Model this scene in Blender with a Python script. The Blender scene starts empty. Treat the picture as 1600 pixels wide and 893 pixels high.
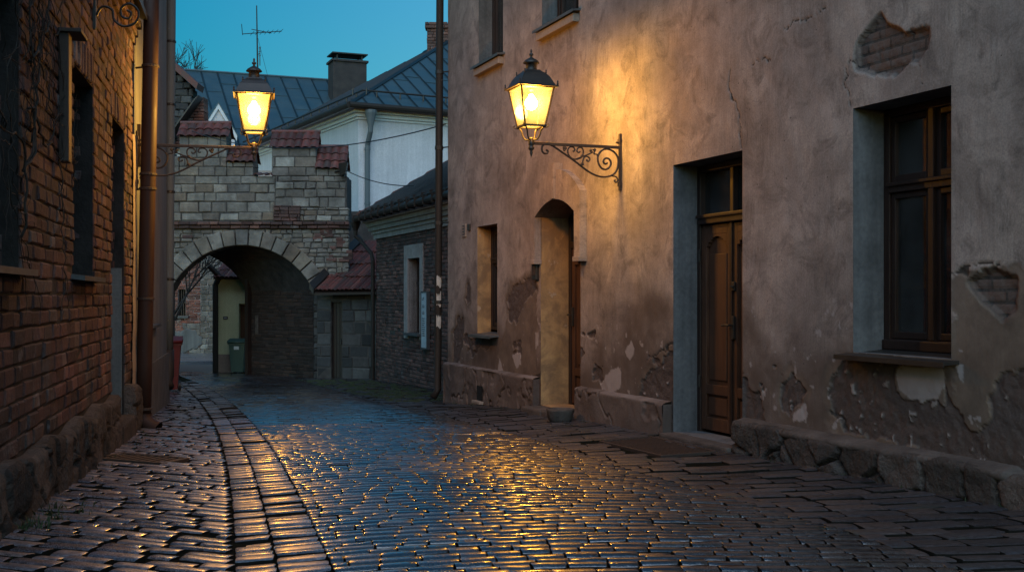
SUN_E, SUN_R = 1.5, 200.0
SKY_TINT = (3.3, 5.5, 4.2)
SKY_S = .12
REAR = 2.0
SUN_P, SUN_C, SUN_Z = 1.7, (.86, .96, 1.1), 0.0
EXPO = 0.0
import bpy, bmesh, math, random
import numpy as np
from math import radians, sin, cos, pi, sqrt, atan2
random.seed(7); RNG = np.random.default_rng(11)
SC = bpy.context.scene
COL = SC.collection

# ------------------------------------------------------------------ measures
CAMZ = 1.15
def P(px, py, Y):                      # a point of the place at depth Y (used only to read off measures)
    return ((px-800)/1800*Y, Y, CAMZ+(462-py)/1800*Y)
def ground_base(X, Y):
    return -0.0325*np.minimum(Y, 36.0)
def right_x(Y): return 6.3-0.3861*Y
def left_x(Y): return -1.42-0.2222*Y
def gutter_x(Y): return -1.34-.262*(Y-5.56)-.00287*(Y-5.56)*(Y-12.2)
_ky = [2, 5.76, 6.77, 7.92, 9.95, 11.7, 13.6, 20, 30, 40]
_kx = [2.9, 2.11, 1.92, 1.54, .885, .39, -.30, -2.55, -5.7, -8.5]
def kerb_x(Y): return np.interp(Y, _ky, _kx)
def ground(X, Y):
    X = np.asarray(X, float); Y = np.asarray(Y, float)
    z = ground_base(X, Y)
    dr = np.clip(1-(right_x(Y)-X)/2.0, 0, 1.0)                       # the right pavement climbs to the wall
    z = z+dr*np.interp(Y, [7.5, 10.75, 12, 15.2, 17, 19], [0, .05, .09, .13, .09, 0])
    dl = np.clip((gutter_x(Y)-X)/1.2, 0, 1.2)                        # the left pavement falls to the gutter
    z = z+.075*dl*np.clip((24-Y)/6, 0, 1)
    mid = (gutter_x(Y)+kerb_x(Y))*.5; hw = np.maximum((kerb_x(Y)-gutter_x(Y))*.5, .5)
    z = z+.05*np.clip(1-((X-mid)/hw)**2, 0, 1)*np.clip((30-Y)/8, 0, 1)
    return z
class Fr:                              # a wall's own frame: s along it, t out to the street, h up
    def __init__(s, ox, oy, sx, sy, tx, ty):
        n = sqrt(sx*sx+sy*sy); s.o = (ox, oy); s.s = (sx/n, sy/n); n = sqrt(tx*tx+ty*ty); s.t = (tx/n, ty/n)
    def __call__(s, a, t, h):
        return (s.o[0]+s.s[0]*a+s.t[0]*t, s.o[1]+s.s[1]*a+s.t[1]*t, h)
    def arr(s, a, t, h):
        return np.stack([s.o[0]+s.s[0]*a+s.t[0]*t, s.o[1]+s.s[1]*a+s.t[1]*t, h+0*a], -1)
FR = Fr(6.3, 0, -.3861, 1, -1, -.3861)        # plastered house on the right
FL = Fr(-1.42, 0, -.2222, 1, 1, .2222)        # brick and grey houses on the left
CR = 1/sqrt(1+.3861**2)
def sR(px, c=6.3): return c*1800/(px-105)/.9329
def hR(px, py, c=6.3): return CAMZ+(462-py)*c/(px-105)
def yL(px): return 1.42*1800/(400-px)
CL = 1/sqrt(1+.2222**2)
def sL(px): return yL(px)/CL
def hL(px, py): return CAMZ+(462-py)*yL(px)/1800

# ------------------------------------------------------------------ noise
def _hash(ix, iy, seed):
    n = (ix.astype(np.int64)*374761393+iy.astype(np.int64)*668265263+seed*1442695041) & 0x7fffffff
    n = ((n ^ (n >> 13))*1274126177) & 0x7fffffff
    n = n ^ (n >> 16)
    return (n & 0xffff)/65535.0
def vnoise(x, y, seed=0):
    x = np.asarray(x, float); y = np.asarray(y, float)
    ix = np.floor(x); iy = np.floor(y); fx = x-ix; fy = y-iy
    fx = fx*fx*(3-2*fx); fy = fy*fy*(3-2*fy)
    a = _hash(ix, iy, seed); b = _hash(ix+1, iy, seed); c = _hash(ix, iy+1, seed); d = _hash(ix+1, iy+1, seed)
    return (a*(1-fx)+b*fx)*(1-fy)+(c*(1-fx)+d*fx)*fy
def fbm(x, y, seed=0, octv=4):
    r = 0; a = .5; t = 0
    for i in range(octv):
        r = r+a*vnoise(x*2**i, y*2**i, seed+i*17); t += a; a *= .5
    return r/t                         # 0..1
def sdf_poly(x, y, poly):
    d = np.full(x.shape, 1e9); inside = np.zeros(x.shape, bool)
    n = len(poly)
    for i in range(n):
        x0, y0 = poly[i]; x1, y1 = poly[(i+1) % n]
        ex, ey = x1-x0, y1-y0; L = ex*ex+ey*ey+1e-12
        k = np.clip(((x-x0)*ex+(y-y0)*ey)/L, 0, 1)
        d = np.minimum(d, np.hypot(x-x0-k*ex, y-y0-k*ey))
        c = ((y0 > y) != (y1 > y)) & (x < ex*(y-y0)/(ey if abs(ey) > 1e-9 else 1e-9)+x0)
        inside ^= c
    return np.where(inside, -d, d)

# ------------------------------------------------------------------ mesh building
class MB:
    def __init__(s): s.V = []; s.F = []; s.R = []; s.n = 0
    def add(s, verts, faces, r=None):
        b = s.n; s.V.append(np.asarray(verts, float).reshape(-1, 3)); s.n += len(s.V[-1])
        rr = random.random() if r is None else r
        for f in faces: s.F.append(tuple(i+b for i in f)); s.R.append(rr)
    def hexa(s, c, r=None):            # 8 corners: bottom ring 0-3, top ring 4-7
        s.add(c, [(3, 2, 1, 0), (4, 5, 6, 7), (0, 1, 5, 4), (1, 2, 6, 5), (2, 3, 7, 6), (3, 0, 4, 7)], r)
    def box(s, x0, x1, y0, y1, z0, z1, F=None, r=None):
        c = [(x0, y0, z0), (x1, y0, z0), (x1, y1, z0), (x0, y1, z0), (x0, y0, z1), (x1, y0, z1), (x1, y1, z1), (x0, y1, z1)]
        if F: c = [F(*p) for p in c]
        s.hexa(c, r)
    def quad(s, a, b, c, d, r=None): s.add([a, b, c, d], [(0, 1, 2, 3)], r)
    def bbox(s, x0, x1, y0, y1, z0, z1, bev=.01, F=None, r=None):   # box with chamfered edges
        bm = bmesh.new(); bmesh.ops.create_cube(bm, size=1)
        for v in bm.verts:
            v.co = ((x0+x1)/2+v.co.x*(x1-x0), (y0+y1)/2+v.co.y*(y1-y0), (z0+z1)/2+v.co.z*(z1-z0))
        bmesh.ops.bevel(bm, geom=list(bm.edges), offset=min(bev, .3*min(abs(x1-x0), abs(y1-y0), abs(z1-z0))), segments=2, profile=.6, affect='EDGES')
        bm.verts.index_update()
        s.add([F(*v.co) if F else tuple(v.co) for v in bm.verts], [[v.index for v in f.verts] for f in bm.faces], r); bm.free()
    def tube(s, pts, rad, n=8, r=None, cap=True):
        pts = [np.array(p, float) for p in pts]; m = len(pts)
        rad = [rad]*m if not hasattr(rad, '__len__') else rad
        vs = []; prev = None
        for i, p in enumerate(pts):
            d = pts[min(i+1, m-1)]-pts[max(i-1, 0)]; d = d/(np.linalg.norm(d)+1e-12)
            if prev is None:
                u = np.cross(d, (0, 0, 1)) if abs(d[2]) < .95 else np.cross(d, (1, 0, 0))
            else: u = prev-d*np.dot(prev, d)
            u = u/(np.linalg.norm(u)+1e-12); prev = u; w = np.cross(d, u)
            for k in range(n):
                a = 2*pi*k/n; vs.append(p+rad[i]*(cos(a)*u+sin(a)*w))
        f = []
        for i in range(m-1):
            for k in range(n):
                f.append((i*n+k, i*n+(k+1) % n, (i+1)*n+(k+1) % n, (i+1)*n+k))
        if cap: f.append(tuple(range(n))[::-1]); f.append(tuple((m-1)*n+k for k in range(n)))
        s.add(vs, f, r)
    def lathe(s, prof, c=(0, 0, 0), n=16, r=None, ax=0.0, sq=False):   # profile of (radius, z)
        vs = []; m = len(prof)
        for rr, z in prof:
            for k in range(n):
                a = 2*pi*k/n+ax; vs.append((c[0]+rr*cos(a), c[1]+rr*sin(a), c[2]+z))
        f = [(i*n+k, i*n+(k+1) % n, (i+1)*n+(k+1) % n, (i+1)*n+k) for i in range(m-1) for k in range(n)]
        f.append(tuple(range(n))[::-1]); f.append(tuple((m-1)*n+k for k in range(n)))
        s.add(vs, f, r)
    def block(s, F, a0, a1, h0, h1, t, dep=.12, jit=.006, bev=.012, r=None):   # one hand-cut stone or brick, front at t
        j = lambda k=1: random.uniform(-jit, jit)*k
        b = min(bev, .3*(a1-a0), .3*(h1-h0))
        o = [(a0+j(), h0+j()), (a1+j(), h0+j()), (a1+j(), h1+j()), (a0+j(), h1+j())]
        ins = [(o[0][0]+b, o[0][1]+b), (o[1][0]-b, o[1][1]+b), (o[2][0]-b, o[2][1]-b), (o[3][0]+b, o[3][1]-b)]
        tt = t+j(1.2)
        vs = [F(a, t-dep, h) for a, h in o]+[F(a, tt-b*.8+j(.5), h) for a, h in o]+[F(a, tt+j(.6), h) for a, h in ins]
        f = [(8, 9, 10, 11)]
        for k in range(4):
            l = (k+1) % 4
            f.append((4+k, 4+l, 8+l, 8+k)); f.append((k, l, 4+l, 4+k))
        s.add(vs, f, r)
    def grid(s, pts, r=0.5):           # pts [n,m,3]
        n, m = pts.shape[:2]; b = s.n
        s.V.append(pts.reshape(-1, 3)); s.n += n*m
        for i in range(n-1):
            for j in range(m-1):
                s.F.append((b+i*m+j, b+(i+1)*m+j, b+(i+1)*m+j+1, b+i*m+j+1)); s.R.append(r)

def mesh_from(name, V, loops, counts, rnd=None, smooth=False):
    me = bpy.data.meshes.new(name)
    V = np.ascontiguousarray(V, dtype=np.float32)
    me.vertices.add(len(V)); me.vertices.foreach_set('co', V.ravel())
    counts = np.asarray(counts, np.int32); loops = np.asarray(loops, np.int32)
    me.loops.add(len(loops)); me.loops.foreach_set('vertex_index', loops)
    st = np.zeros(len(counts), np.int32); st[1:] = np.cumsum(counts)[:-1]
    me.polygons.add(len(counts)); me.polygons.foreach_set('loop_start', st); me.polygons.foreach_set('loop_total', counts)
    me.polygons.foreach_set('use_smooth', np.full(len(counts), bool(smooth)))
    if rnd is not None:
        a = me.attributes.new('rnd', 'FLOAT', 'FACE'); a.data.foreach_set('value', np.asarray(rnd, np.float32))
    me.update(calc_edges=True); me.validate()
    return me
def fix_normals(me):
    bm = bmesh.new(); bm.from_mesh(me); bmesh.ops.recalc_face_normals(bm, faces=bm.faces); bm.to_mesh(me); bm.free()
def wloc(o):
    x = np.zeros(3)
    while o is not None: x = x+np.array(o.location); o = o.parent
    return x
def obj(name, mb, m, parent=None, loc=None, smooth=False, local=False, fix=True):
    """link one mesh object; vertices are in the place's coordinates unless local"""
    V = np.concatenate(mb.V) if mb.V else np.zeros((0, 3))
    L = np.zeros(3) if loc is None else np.array(loc, float)
    if not local:
        V = V-L-(wloc(parent) if parent is not None else 0)
    loops = [i for f in mb.F for i in f]; cnt = [len(f) for f in mb.F]
    me = mesh_from(name, V, loops, cnt, mb.R, smooth)
    if fix: fix_normals(me)
    me.materials.append(m)
    o = bpy.data.objects.new(name, me); COL.objects.link(o)
    o.parent = parent; o.location = L
    return o
def tag(o, label=None, cat=None, group=None, kind=None):
    for k, v in (('label', label), ('category', cat), ('group', group), ('kind', kind)):
        if v: o[k] = v
    return o
def thing(name, label, cat, loc=(0, 0, 0), group=None):
    o = bpy.data.objects.new(name, None); COL.objects.link(o); o.location = loc; o.empty_display_size = .3
    return tag(o, label, cat, group)
def crom(pts, k=5):                    # smooth curve through points
    p = [np.array(q, float) for q in pts]; out = []
    for i in range(len(p)-1):
        p0 = p[max(i-1, 0)]; p1 = p[i]; p2 = p[i+1]; p3 = p[min(i+2, len(p)-1)]
        for j in range(k):
            t = j/k
            out.append(.5*((2*p1)+(-p0+p2)*t+(2*p0-5*p1+4*p2-p3)*t*t+(-p0+3*p1-3*p2+p3)*t**3))
    out.append(p[-1]); return out
def masonry(mb, F, a0, a1, h0, h1, t, ch, bl, joint=.012, holes=(), dep=.12, jit=.006, bev=.012, chv=.0, blv=.25, tj=.008, miss=0.0, toph=None):
    """courses of separate stones; holes = list of functions h0,h1 -> (lo,hi) or None"""
    h = h0; k = 0
    while h < h1-.02:
        c = ch*(1+random.uniform(-chv, chv)); e = min(h+c, h1)
        if h1-e < ch*.35: e = h1
        spans = [(a0, a1)]
        for hf in holes:
            q = hf(h, e)
            if not q: continue
            ns = []
            for lo, hi in spans:
                if q[1] <= lo or q[0] >= hi: ns.append((lo, hi)); continue
                if q[0] > lo: ns.append((lo, q[0]))
                if q[1] < hi: ns.append((q[1], hi))
            spans = ns
        for lo, hi in spans:
            x = lo-(bl*.5 if k % 2 else 0)*random.uniform(.7, 1.2)
            while x < hi-.005:
                w = bl*(1+random.uniform(-blv, blv)); y = x+w
                if hi-y < bl*.3: y = hi
                q0, q1 = max(x, lo), min(y, hi)
                if q1-q0 > .03 and random.random() >= miss and (toph is None or e < toph((q0+q1)/2)):
                    mb.block(F, q0+joint/2, q1-joint/2, h+joint/2, e-joint/2, t+random.uniform(-tj, tj), dep, jit, bev)
                x = y
        h = e; k += 1
# ------------------------------------------------------------------ materials
class NT:
    def __init__(s, name):
        s.m = bpy.data.materials.new(name); s.m.use_nodes = True; s.t = s.m.node_tree; s.t.nodes.clear()
        s.out = s.n('ShaderNodeOutputMaterial')
        tc = s.n('ShaderNodeTexCoord'); s.obj = tc.outputs['Object']; s.uv = tc.outputs['UV']
    def n(s, typ, **kw):
        x = s.t.nodes.new(typ)
        for k, v in kw.items(): setattr(x, k, v)
        return x
    def l(s, a, b):
        if isinstance(a, (int, float)):
            b.default_value = a
        elif isinstance(a, (tuple, list)):
            b.default_value = tuple(a)+((1,) if len(a) == 3 and len(b.default_value) == 4 else ())
        else: s.t.links.new(a, b)
    def scale(s, v, x, y, z):
        q = s.n('ShaderNodeMapping'); s.l(v, q.inputs['Vector']); q.inputs['Scale'].default_value = (x, y, z); return q.outputs[0]
    def noise(s, sc, det=4, vec=None, rough=.55, dist=0):
        q = s.n('ShaderNodeTexNoise'); s.l(vec or s.obj, q.inputs['Vector'])
        q.inputs['Scale'].default_value = sc; q.inputs['Detail'].default_value = det; q.inputs['Roughness'].default_value = rough
        q.inputs['Distortion'].default_value = dist; return q.outputs['Fac']
    def voro(s, sc, vec=None, feat='F1', out='Distance'):
        q = s.n('ShaderNodeTexVoronoi', feature=feat); s.l(vec or s.obj, q.inputs['Vector']); q.inputs['Scale'].default_value = sc
        return q.outputs[out]
    def ramp(s, f, *st):
        q = s.n('ShaderNodeValToRGB'); s.l(f, q.inputs[0]); e = q.color_ramp.elements
        while len(e) < len(st): e.new(.5)
        for i, (p, c) in enumerate(st):
            e[i].position = p; e[i].color = (c, c, c, 1) if isinstance(c, (int, float)) else tuple(c)+(1,)
        return q.outputs[0]
    def mix(s, f, a, b, blend='MIX'):
        q = s.n('ShaderNodeMix', data_type='RGBA', blend_type=blend); s.l(f, q.inputs[0]); s.l(a, q.inputs[6]); s.l(b, q.inputs[7]); return q.outputs[2]
    def math(s, op, a, b=0.0, c=None):
        q = s.n('ShaderNodeMath', operation=op); s.l(a, q.inputs[0]); s.l(b, q.inputs[1])
        if c is not None: s.l(c, q.inputs[2])
        return q.outputs[0]
    def attr(s, name):
        q = s.n('ShaderNodeAttribute', attribute_name=name); return q.outputs['Fac']
    def bump(s, h, st=.5, d=.01, nrm=None):
        q = s.n('ShaderNodeBump'); s.l(h, q.inputs['Height']); q.inputs['Strength'].default_value = st; q.inputs['Distance'].default_value = d
        if nrm is not None: s.l(nrm, q.inputs['Normal'])
        return q.outputs[0]
    def bsdf(s, col, rough=.8, nrm=None, metal=0, spec=.5, **kw):
        q = s.n('ShaderNodeBsdfPrincipled'); s.l(col, q.inputs['Base Color']); s.l(rough, q.inputs['Roughness']); s.l(metal, q.inputs['Metallic'])
        s.l(spec, q.inputs['Specular IOR Level'])
        if nrm is not None: s.l(nrm, q.inputs['Normal'])
        for k, v in kw.items(): s.l(v, q.inputs[k.replace('_', ' ')])
        s.t.links.new(q.outputs[0], s.out.inputs[0]); return s.m
def rough_mat(name, c0, c1, sc=3, rough=.85, bs=30, bst=.5, bd=.008, spec=.3, streak=0.0):
    t = NT(name); f = t.noise(sc, 6)
    col = t.mix(t.ramp(f, (.3, 0.), (.7, 1.)), c0, c1)
    if streak:
        col = t.mix(streak, col, t.ramp(t.noise(1, 5, t.scale(t.obj, 9, 9, .5)), (.3, .25), (.75, 1.)), 'MULTIPLY')
    g = t.noise(bs, 5)
    col = t.mix(.5, col, t.ramp(g, (.3, .55), (.7, 1.)), 'MULTIPLY')
    return t.bsdf(col, rough, t.bump(g, bst, bd), spec=spec)
def masonry_mat(name, cols, dirt=(.05, .045, .04), rough=.85, bs=22, bst=.7, bd=.012, dirt_amt=.6, sc=1.3, pale=None, pale_at=.62, vmin=.5):
    """a colour of its own for each stone, weathering across them"""
    t = NT(name); r = t.attr('rnd')
    st = [(i/(len(cols)-1), c) for i, c in enumerate(cols)]
    col = t.ramp(r, *st)
    vr = t.math('FRACT', t.math('MULTIPLY', r, 13.73)); col = t.mix(1.0, col, t.ramp(vr, (0., vmin), (1., 1.22)), 'MULTIPLY')
    g = t.noise(bs, 6, rough=.65); w = t.noise(sc, 6, rough=.65)
    col = t.mix(.7, col, t.ramp(g, (.25, .5), (.75, 1.15)), 'MULTIPLY')
    if pale: col = t.mix(t.ramp(t.noise(1.7, 7, rough=.7), (pale_at, 0.), (pale_at+.06, .8)), col, pale)
    col = t.mix(t.ramp(w, (.42, 0.), (.68, dirt_amt)), col, dirt)
    return t.bsdf(col, rough, t.bump(g, bst, bd), spec=.25)

def plaster_beige():
    t = NT('aged_plaster')
    a, b, c = t.noise(.9, 6, rough=.6), t.noise(3.5, 7, rough=.65), t.noise(70, 3)
    stk = t.noise(1, 6, t.scale(t.obj, 6, 6, .45), rough=.6); stk2 = t.noise(1, 6, t.scale(t.obj, 42, 42, 3.4), rough=.68)
    col = t.mix(t.ramp(a, (.35, 0.), (.65, 1.)), (.415, .322, .272), (.335, .262, .232))
    col = t.mix(t.ramp(t.noise(.8, 8, rough=.7, dist=.5), (.42, 0.), (.66, .85)), col, (.175, .132, .112))
    col = t.mix(t.ramp(b, (.4, 0.), (.72, .7)), col, (.20, .152, .132))
    col = t.mix(t.ramp(t.noise(2.6, 8, rough=.76, dist=.9), (.5, 0.), (.64, .7)), col, (.13, .1, .088))
    col = t.mix(t.ramp(t.noise(1.1, 6, t.scale(t.obj, .5, .5, 2.4), rough=.7), (.56, 0.), (.74, .5)), col, (.115, .09, .08))
    col = t.mix(t.ramp(t.noise(.7, 4), (.35, .0), (.7, .42)), col, t.ramp(stk, (.3, .5), (.6, 1.06)), 'MULTIPLY')
    col = t.mix(t.ramp(t.noise(1.6, 4), (.38, .0), (.72, .55)), col, t.ramp(stk2, (.33, .5), (.6, 1.12)), 'MULTIPLY')
    col = t.mix(.5, col, t.ramp(c, (.3, .55), (.65, 1.12)), 'MULTIPLY')
    col = t.mix(t.ramp(t.voro(5.5), (.03, .9), (.05, 0.)), col, (.05, .04, .035))
    n2 = t.noise(14, 7, rough=.7)
    damp = t.attr('damp')
    col = t.mix(t.math('MULTIPLY', damp, t.ramp(b, (.25, .55), (.7, 1.))), col, t.mix(n2, (.06, .038, .028), (.115, .078, .06)))
    col = t.mix(t.math('MULTIPLY', t.attr('ochre'), .85), col, t.mix(t.ramp(b, (.35, 0.), (.65, 1.)), (.165, .115, .085), (.095, .066, .05)))
    col = t.mix(t.attr('pale'), col, t.mix(n2, (.36, .30, .28), (.25, .205, .19)))
    bare = t.attr('bare'); col = t.mix(bare, col, t.mix(n2, (.045, .032, .028), (.125, .09, .078)))
    br = t.n('ShaderNodeTexBrick'); br.inputs['Scale'].default_value = 1; t.l(t.uv, br.inputs['Vector'])
    br.inputs['Brick Width'].default_value = .26; br.inputs['Row Height'].default_value = .085; br.inputs['Mortar Size'].default_value = .012
    br.inputs['Color1'].default_value = (.14, .085, .066, 1); br.inputs['Color2'].default_value = (.09, .058, .048, 1); br.inputs['Mortar'].default_value = (.04, .033, .03, 1)
    bk = t.attr('brick'); col = t.mix(bk, col, t.mix(t.ramp(n2, (.35, 0.), (.7, .7)), br.outputs[0], (.12, .098, .088)))
    col = t.mix(t.ramp(t.attr('crack'), (.2, 0.), (.8, .85)), col, (.03, .025, .022))
    rub = t.math('ADD', t.math('MULTIPLY', bare, t.noise(24, 6, rough=.7)), t.math('MULTIPLY', bk, t.math('ADD', t.math('MULTIPLY', br.outputs['Fac'], -.8), n2)))
    hgt = t.math('ADD', t.math('ADD', t.math('MULTIPLY', c, .12), t.math('MULTIPLY', stk2, .25)), t.math('ADD', t.math('MULTIPLY', b, .6), t.math('MULTIPLY', rub, 1.6)))
    return t.bsdf(col, .88, t.bump(hgt, .55, .018), spec=.2)

def cobble(name, wet=1.0, tone=1.0, alb=1.0):
    t = NT(name); r = t.attr('rnd')
    col = t.ramp(r, (0., (.020, .020, .024)), (.35, (.036, .03, .031)), (.6, (.025, .028, .035)), (.85, (.048, .036, .033)), (1., (.032, .034, .04)))
    col = t.mix(1.0, col, (alb, alb*.93, alb*.92), 'MULTIPLY'); g = t.noise(55, 6, rough=.7); w = t.noise(.7, 5, rough=.6)
    col = t.mix(.8, col, t.ramp(g, (.3, .45*tone), (.7, 1.25*tone)), 'MULTIPLY')
    spk = t.noise(190, 3, rough=.7); col = t.mix(.85, col, t.ramp(spk, (.36, .2), (.66, 1.8)), 'MULTIPLY'); md = t.noise(34, 4, rough=.7); col = t.mix(.8, col, t.ramp(md, (.36, .35), (.64, 1.5)), 'MULTIPLY')
    col = t.mix(t.ramp(t.noise(2.2, 6, rough=.7), (.56, 0.), (.72, .8)), col, (.028, .032, .018))
    ro = t.ramp(w, (.34, .16+.34*(1-wet)), (.66, .34+.28*(1-wet)))
    ro = t.math('ADD', ro, t.math('MULTIPLY', t.math('SUBTRACT', spk, .5), .5))
    ro = t.math('ADD', ro, t.math('MULTIPLY', t.math('SUBTRACT', r, .5), .16))
    jt = t.attr('joint'); col = t.mix(jt, col, (.012, .011, .009)); ro = t.math('MAXIMUM', ro, t.math('MULTIPLY', jt, .95))
    sp = t.math('MULTIPLY_ADD', jt, -(.45+.5*wet), .5+.5*wet)
    return t.bsdf(col, ro, t.bump(t.math('ADD', t.noise(85, 3), t.math('MULTIPLY', t.noise(28, 3, rough=.6), 1.1)), .55+.25*(1-wet), .004), spec=sp, Coat_Weight=t.math('MULTIPLY_ADD', jt, -wet, wet), Coat_Roughness=t.math('MULTIPLY', ro, .75), Coat_IOR=1.7)

M = {}
M['plaster'] = plaster_beige()
M['cobble'] = cobble('wet_setts', 1.0)
M['pave'] = cobble('damp_paving', .8, 1.25, 4.2)
M['pave_right'] = cobble('dry_paving', .42, 1.0, 1.3)
M['soil'] = rough_mat('joint_earth', (.007, .006, .005), (.014, .015, .009), 4, 1, 60, .6, .01, spec=.02)
M['asphalt'] = rough_mat('wet_asphalt', (.06, .064, .068), (.085, .087, .09), 1.2, .42, 90, .3, .003, 1.0)
M['moss'] = rough_mat('moss', (.02, .032, .01), (.045, .05, .018), 8, .9, 40, .8, .02)
M['brick_left'] = masonry_mat('old_brick', [(.06, .034, .033), (.18, .08, .066), (.12, .056, .052), (.22, .105, .085), (.08, .05, .05), (.16, .075, .06), (.2, .14, .12)], (.045, .037, .036), pale=(.2, .17, .165), pale_at=.57, bst=1., bd=.02, dirt_amt=.85, sc=1.6)
M['brick_low'] = masonry_mat('dark_brick', [(.12, .06, .05), (.175, .08, .062), (.13, .072, .06), (.22, .11, .085), (.09, .05, .045)], (.04, .036, .034), pale=(.2, .185, .175), pale_at=.62)
M['brick_far'] = masonry_mat('red_brick', [(.22, .075, .05), (.3, .11, .075), (.25, .12, .09), (.2, .085, .07)], (.10, .07, .06), pale=(.34, .31, .29), pale_at=.58)
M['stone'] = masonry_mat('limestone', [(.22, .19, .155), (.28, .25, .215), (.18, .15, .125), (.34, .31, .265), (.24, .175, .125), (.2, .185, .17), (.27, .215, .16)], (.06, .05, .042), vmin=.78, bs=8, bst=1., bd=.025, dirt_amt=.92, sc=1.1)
M['stone_dark'] = masonry_mat('dark_shaded_limestone', [(.065, .064, .063), (.11, .104, .097), (.052, .05, .05), (.085, .075, .068)], (.028, .027, .026), bs=12, dirt_amt=.7)  # dark stone of shed and ruin; on the gate foot it paints shade
M['plinth'] = masonry_mat('plinth_stone', [(.10, .075, .062), (.145, .108, .09), (.085, .068, .06), (.13, .10, .088)], (.03, .025, .022), bs=26, bst=1., bd=.05, dirt_amt=.85, sc=2.6)
M['mortar'] = rough_mat('mortar', (.075, .065, .058), (.14, .125, .11), 4, .95, 30, .8, .01)
M['mortar_black'] = rough_mat('black_mortar', (.018, .015, .014), (.045, .038, .035), 4, .95, 30, .8, .01)  # near black mortar for the left joints and the gate vault
M['mortar_dark'] = rough_mat('dark_mortar', (.045, .038, .034), (.1, .086, .076), 4, .95, 30, .8, .01)
M['grey'] = rough_mat('grey_render', (.17, .165, .158), (.23, .222, .21), 2, .9, 40, .4, .008, streak=.6)
M['white'] = rough_mat('white_render', (.60, .57, .575), (.70, .665, .67), 1.5, .9, 30, .3, .006, streak=.22)
M['trim'] = rough_mat('white_trim', (.6, .6, .6), (.7, .7, .7), 3, .7, 30, .2, .004)
M['cornice'] = rough_mat('cornice_render', (.33, .265, .24), (.46, .38, .35), 4, .9, 20, .6, .01, streak=.35)
M['yellow'] = rough_mat('yellow_render', (.56, .56, .34), (.64, .63, .4), 2, .9, 30, .3, .006, streak=.2)
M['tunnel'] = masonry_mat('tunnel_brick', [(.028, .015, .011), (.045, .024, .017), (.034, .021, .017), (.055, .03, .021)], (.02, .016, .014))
M['sill'] = rough_mat('sill_metal', (.05, .052, .055), (.09, .09, .09), 5, .5, 30, .3, .004, .5)
M['sill_stone'] = rough_mat('sill_render', (.26, .2, .165), (.32, .25, .2), 5, .9, 30, .4, .006)
M['paper'] = rough_mat('torn_paper', (.4, .37, .33), (.55, .5, .46), 20, .9, 50, .3, .002)
M['curtain'] = rough_mat('net_curtain', (.2, .19, .185), (.3, .28, .27), 9, .95, 14, .5, .02)
M['dark'] = rough_mat('dark_interior', (.008, .007, .007), (.015, .013, .012), 4, .9)
M['iron'] = rough_mat('black_iron', (.012, .011, .01), (.03, .022, .017), 9, .5, 60, .3, .003, .5)
M['rust_iron'] = rough_mat('rusted_iron', (.035, .022, .017), (.06, .036, .026), 10, .65, 60, .6, .004, .4)
M['bark'] = rough_mat('bark', (.03, .024, .02), (.05, .042, .036), 9, .9)
M['leaf'] = rough_mat('weed_leaf', (.025, .04, .014), (.05, .065, .022), 9, .7)
M['red_bin'] = rough_mat('red_plastic', (.13, .012, .009), (.17, .017, .013), 4, .45, 30, .1, .002, .5)
M['green_bin'] = rough_mat('green_plastic', (.025, .06, .05), (.035, .075, .06), 4, .5, 30, .1, .002, .5)
M['board'] = rough_mat('pale_board', (.42, .47, .5), (.52, .57, .6), 3, .5, 20, .1, .002)
M['ink'] = rough_mat('ink', (.03, .035, .05), (.05, .055, .07), 9, .6)
M['chimney_dark'] = rough_mat('dark_render', (.033, .03, .031), (.055, .048, .046), 3, .9, 30, .5, .01)
def pipe_mat(name, c0, c1, chip):
    t = NT(name); f = t.noise(3, 6)
    col = t.mix(f, c0, c1)
    col = t.mix(t.ramp(t.noise(9, 7, rough=.75), (.66, 0.), (.69, .9)), col, chip)
    return t.bsdf(col, t.ramp(f, (.3, .5), (.7, .7)), t.bump(t.noise(14, 4), .25, .006), spec=.22)
M['pipe_brown'] = pipe_mat('brown_pipe', (.03, .013, .009), (.05, .022, .014), (.2, .15, .13))
M['pipe_grey'] = pipe_mat('grey_pipe', (.085, .10, .105), (.12, .135, .14), (.3, .28, .26))
M['pipe_black'] = pipe_mat('black_pipe', (.018, .014, .012), (.035, .026, .021), (.2, .17, .15))
def seam_roof():
    t = NT('sheet_metal_roof'); f = t.noise(1.2, 6)
    col = t.mix(f, (.03, .06, .074), (.062, .1, .116))
    col = t.mix(t.ramp(t.noise(5, 7, rough=.7), (.5, 0.), (.8, .6)), col, (.04, .045, .048))
    col = t.mix(t.ramp(t.attr('rnd'), (0.001, .88), (0.002, 0.)), col, (.008, .012, .014))
    return t.bsdf(col, t.ramp(f, (.3, .34), (.7, .55)), t.bump(t.noise(2.5, 3), .3, .03), metal=.25, spec=.6)
M['roof'] = seam_roof()
def tile_mat():
    t = NT('clay_tile'); r = t.attr('rnd')
    col = t.ramp(r, (0., (.11, .028, .022)), (.3, (.165, .042, .031)), (.6, (.13, .042, .035)), (.85, (.2, .06, .042)), (1., (.085, .04, .035)))
    vr = t.math('FRACT', t.math('MULTIPLY', r, 13.73)); col = t.mix(1.0, col, t.ramp(vr, (0., .5), (1., 1.15)), 'MULTIPLY')
    col = t.mix(t.ramp(t.noise(7, 7, rough=.7), (.44, 0.), (.66, .85)), col, (.05, .043, .036))
    return t.bsdf(col, .6, t.bump(t.noise(30, 4), .3, .005), spec=.35)
M['tile'] = tile_mat()
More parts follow.
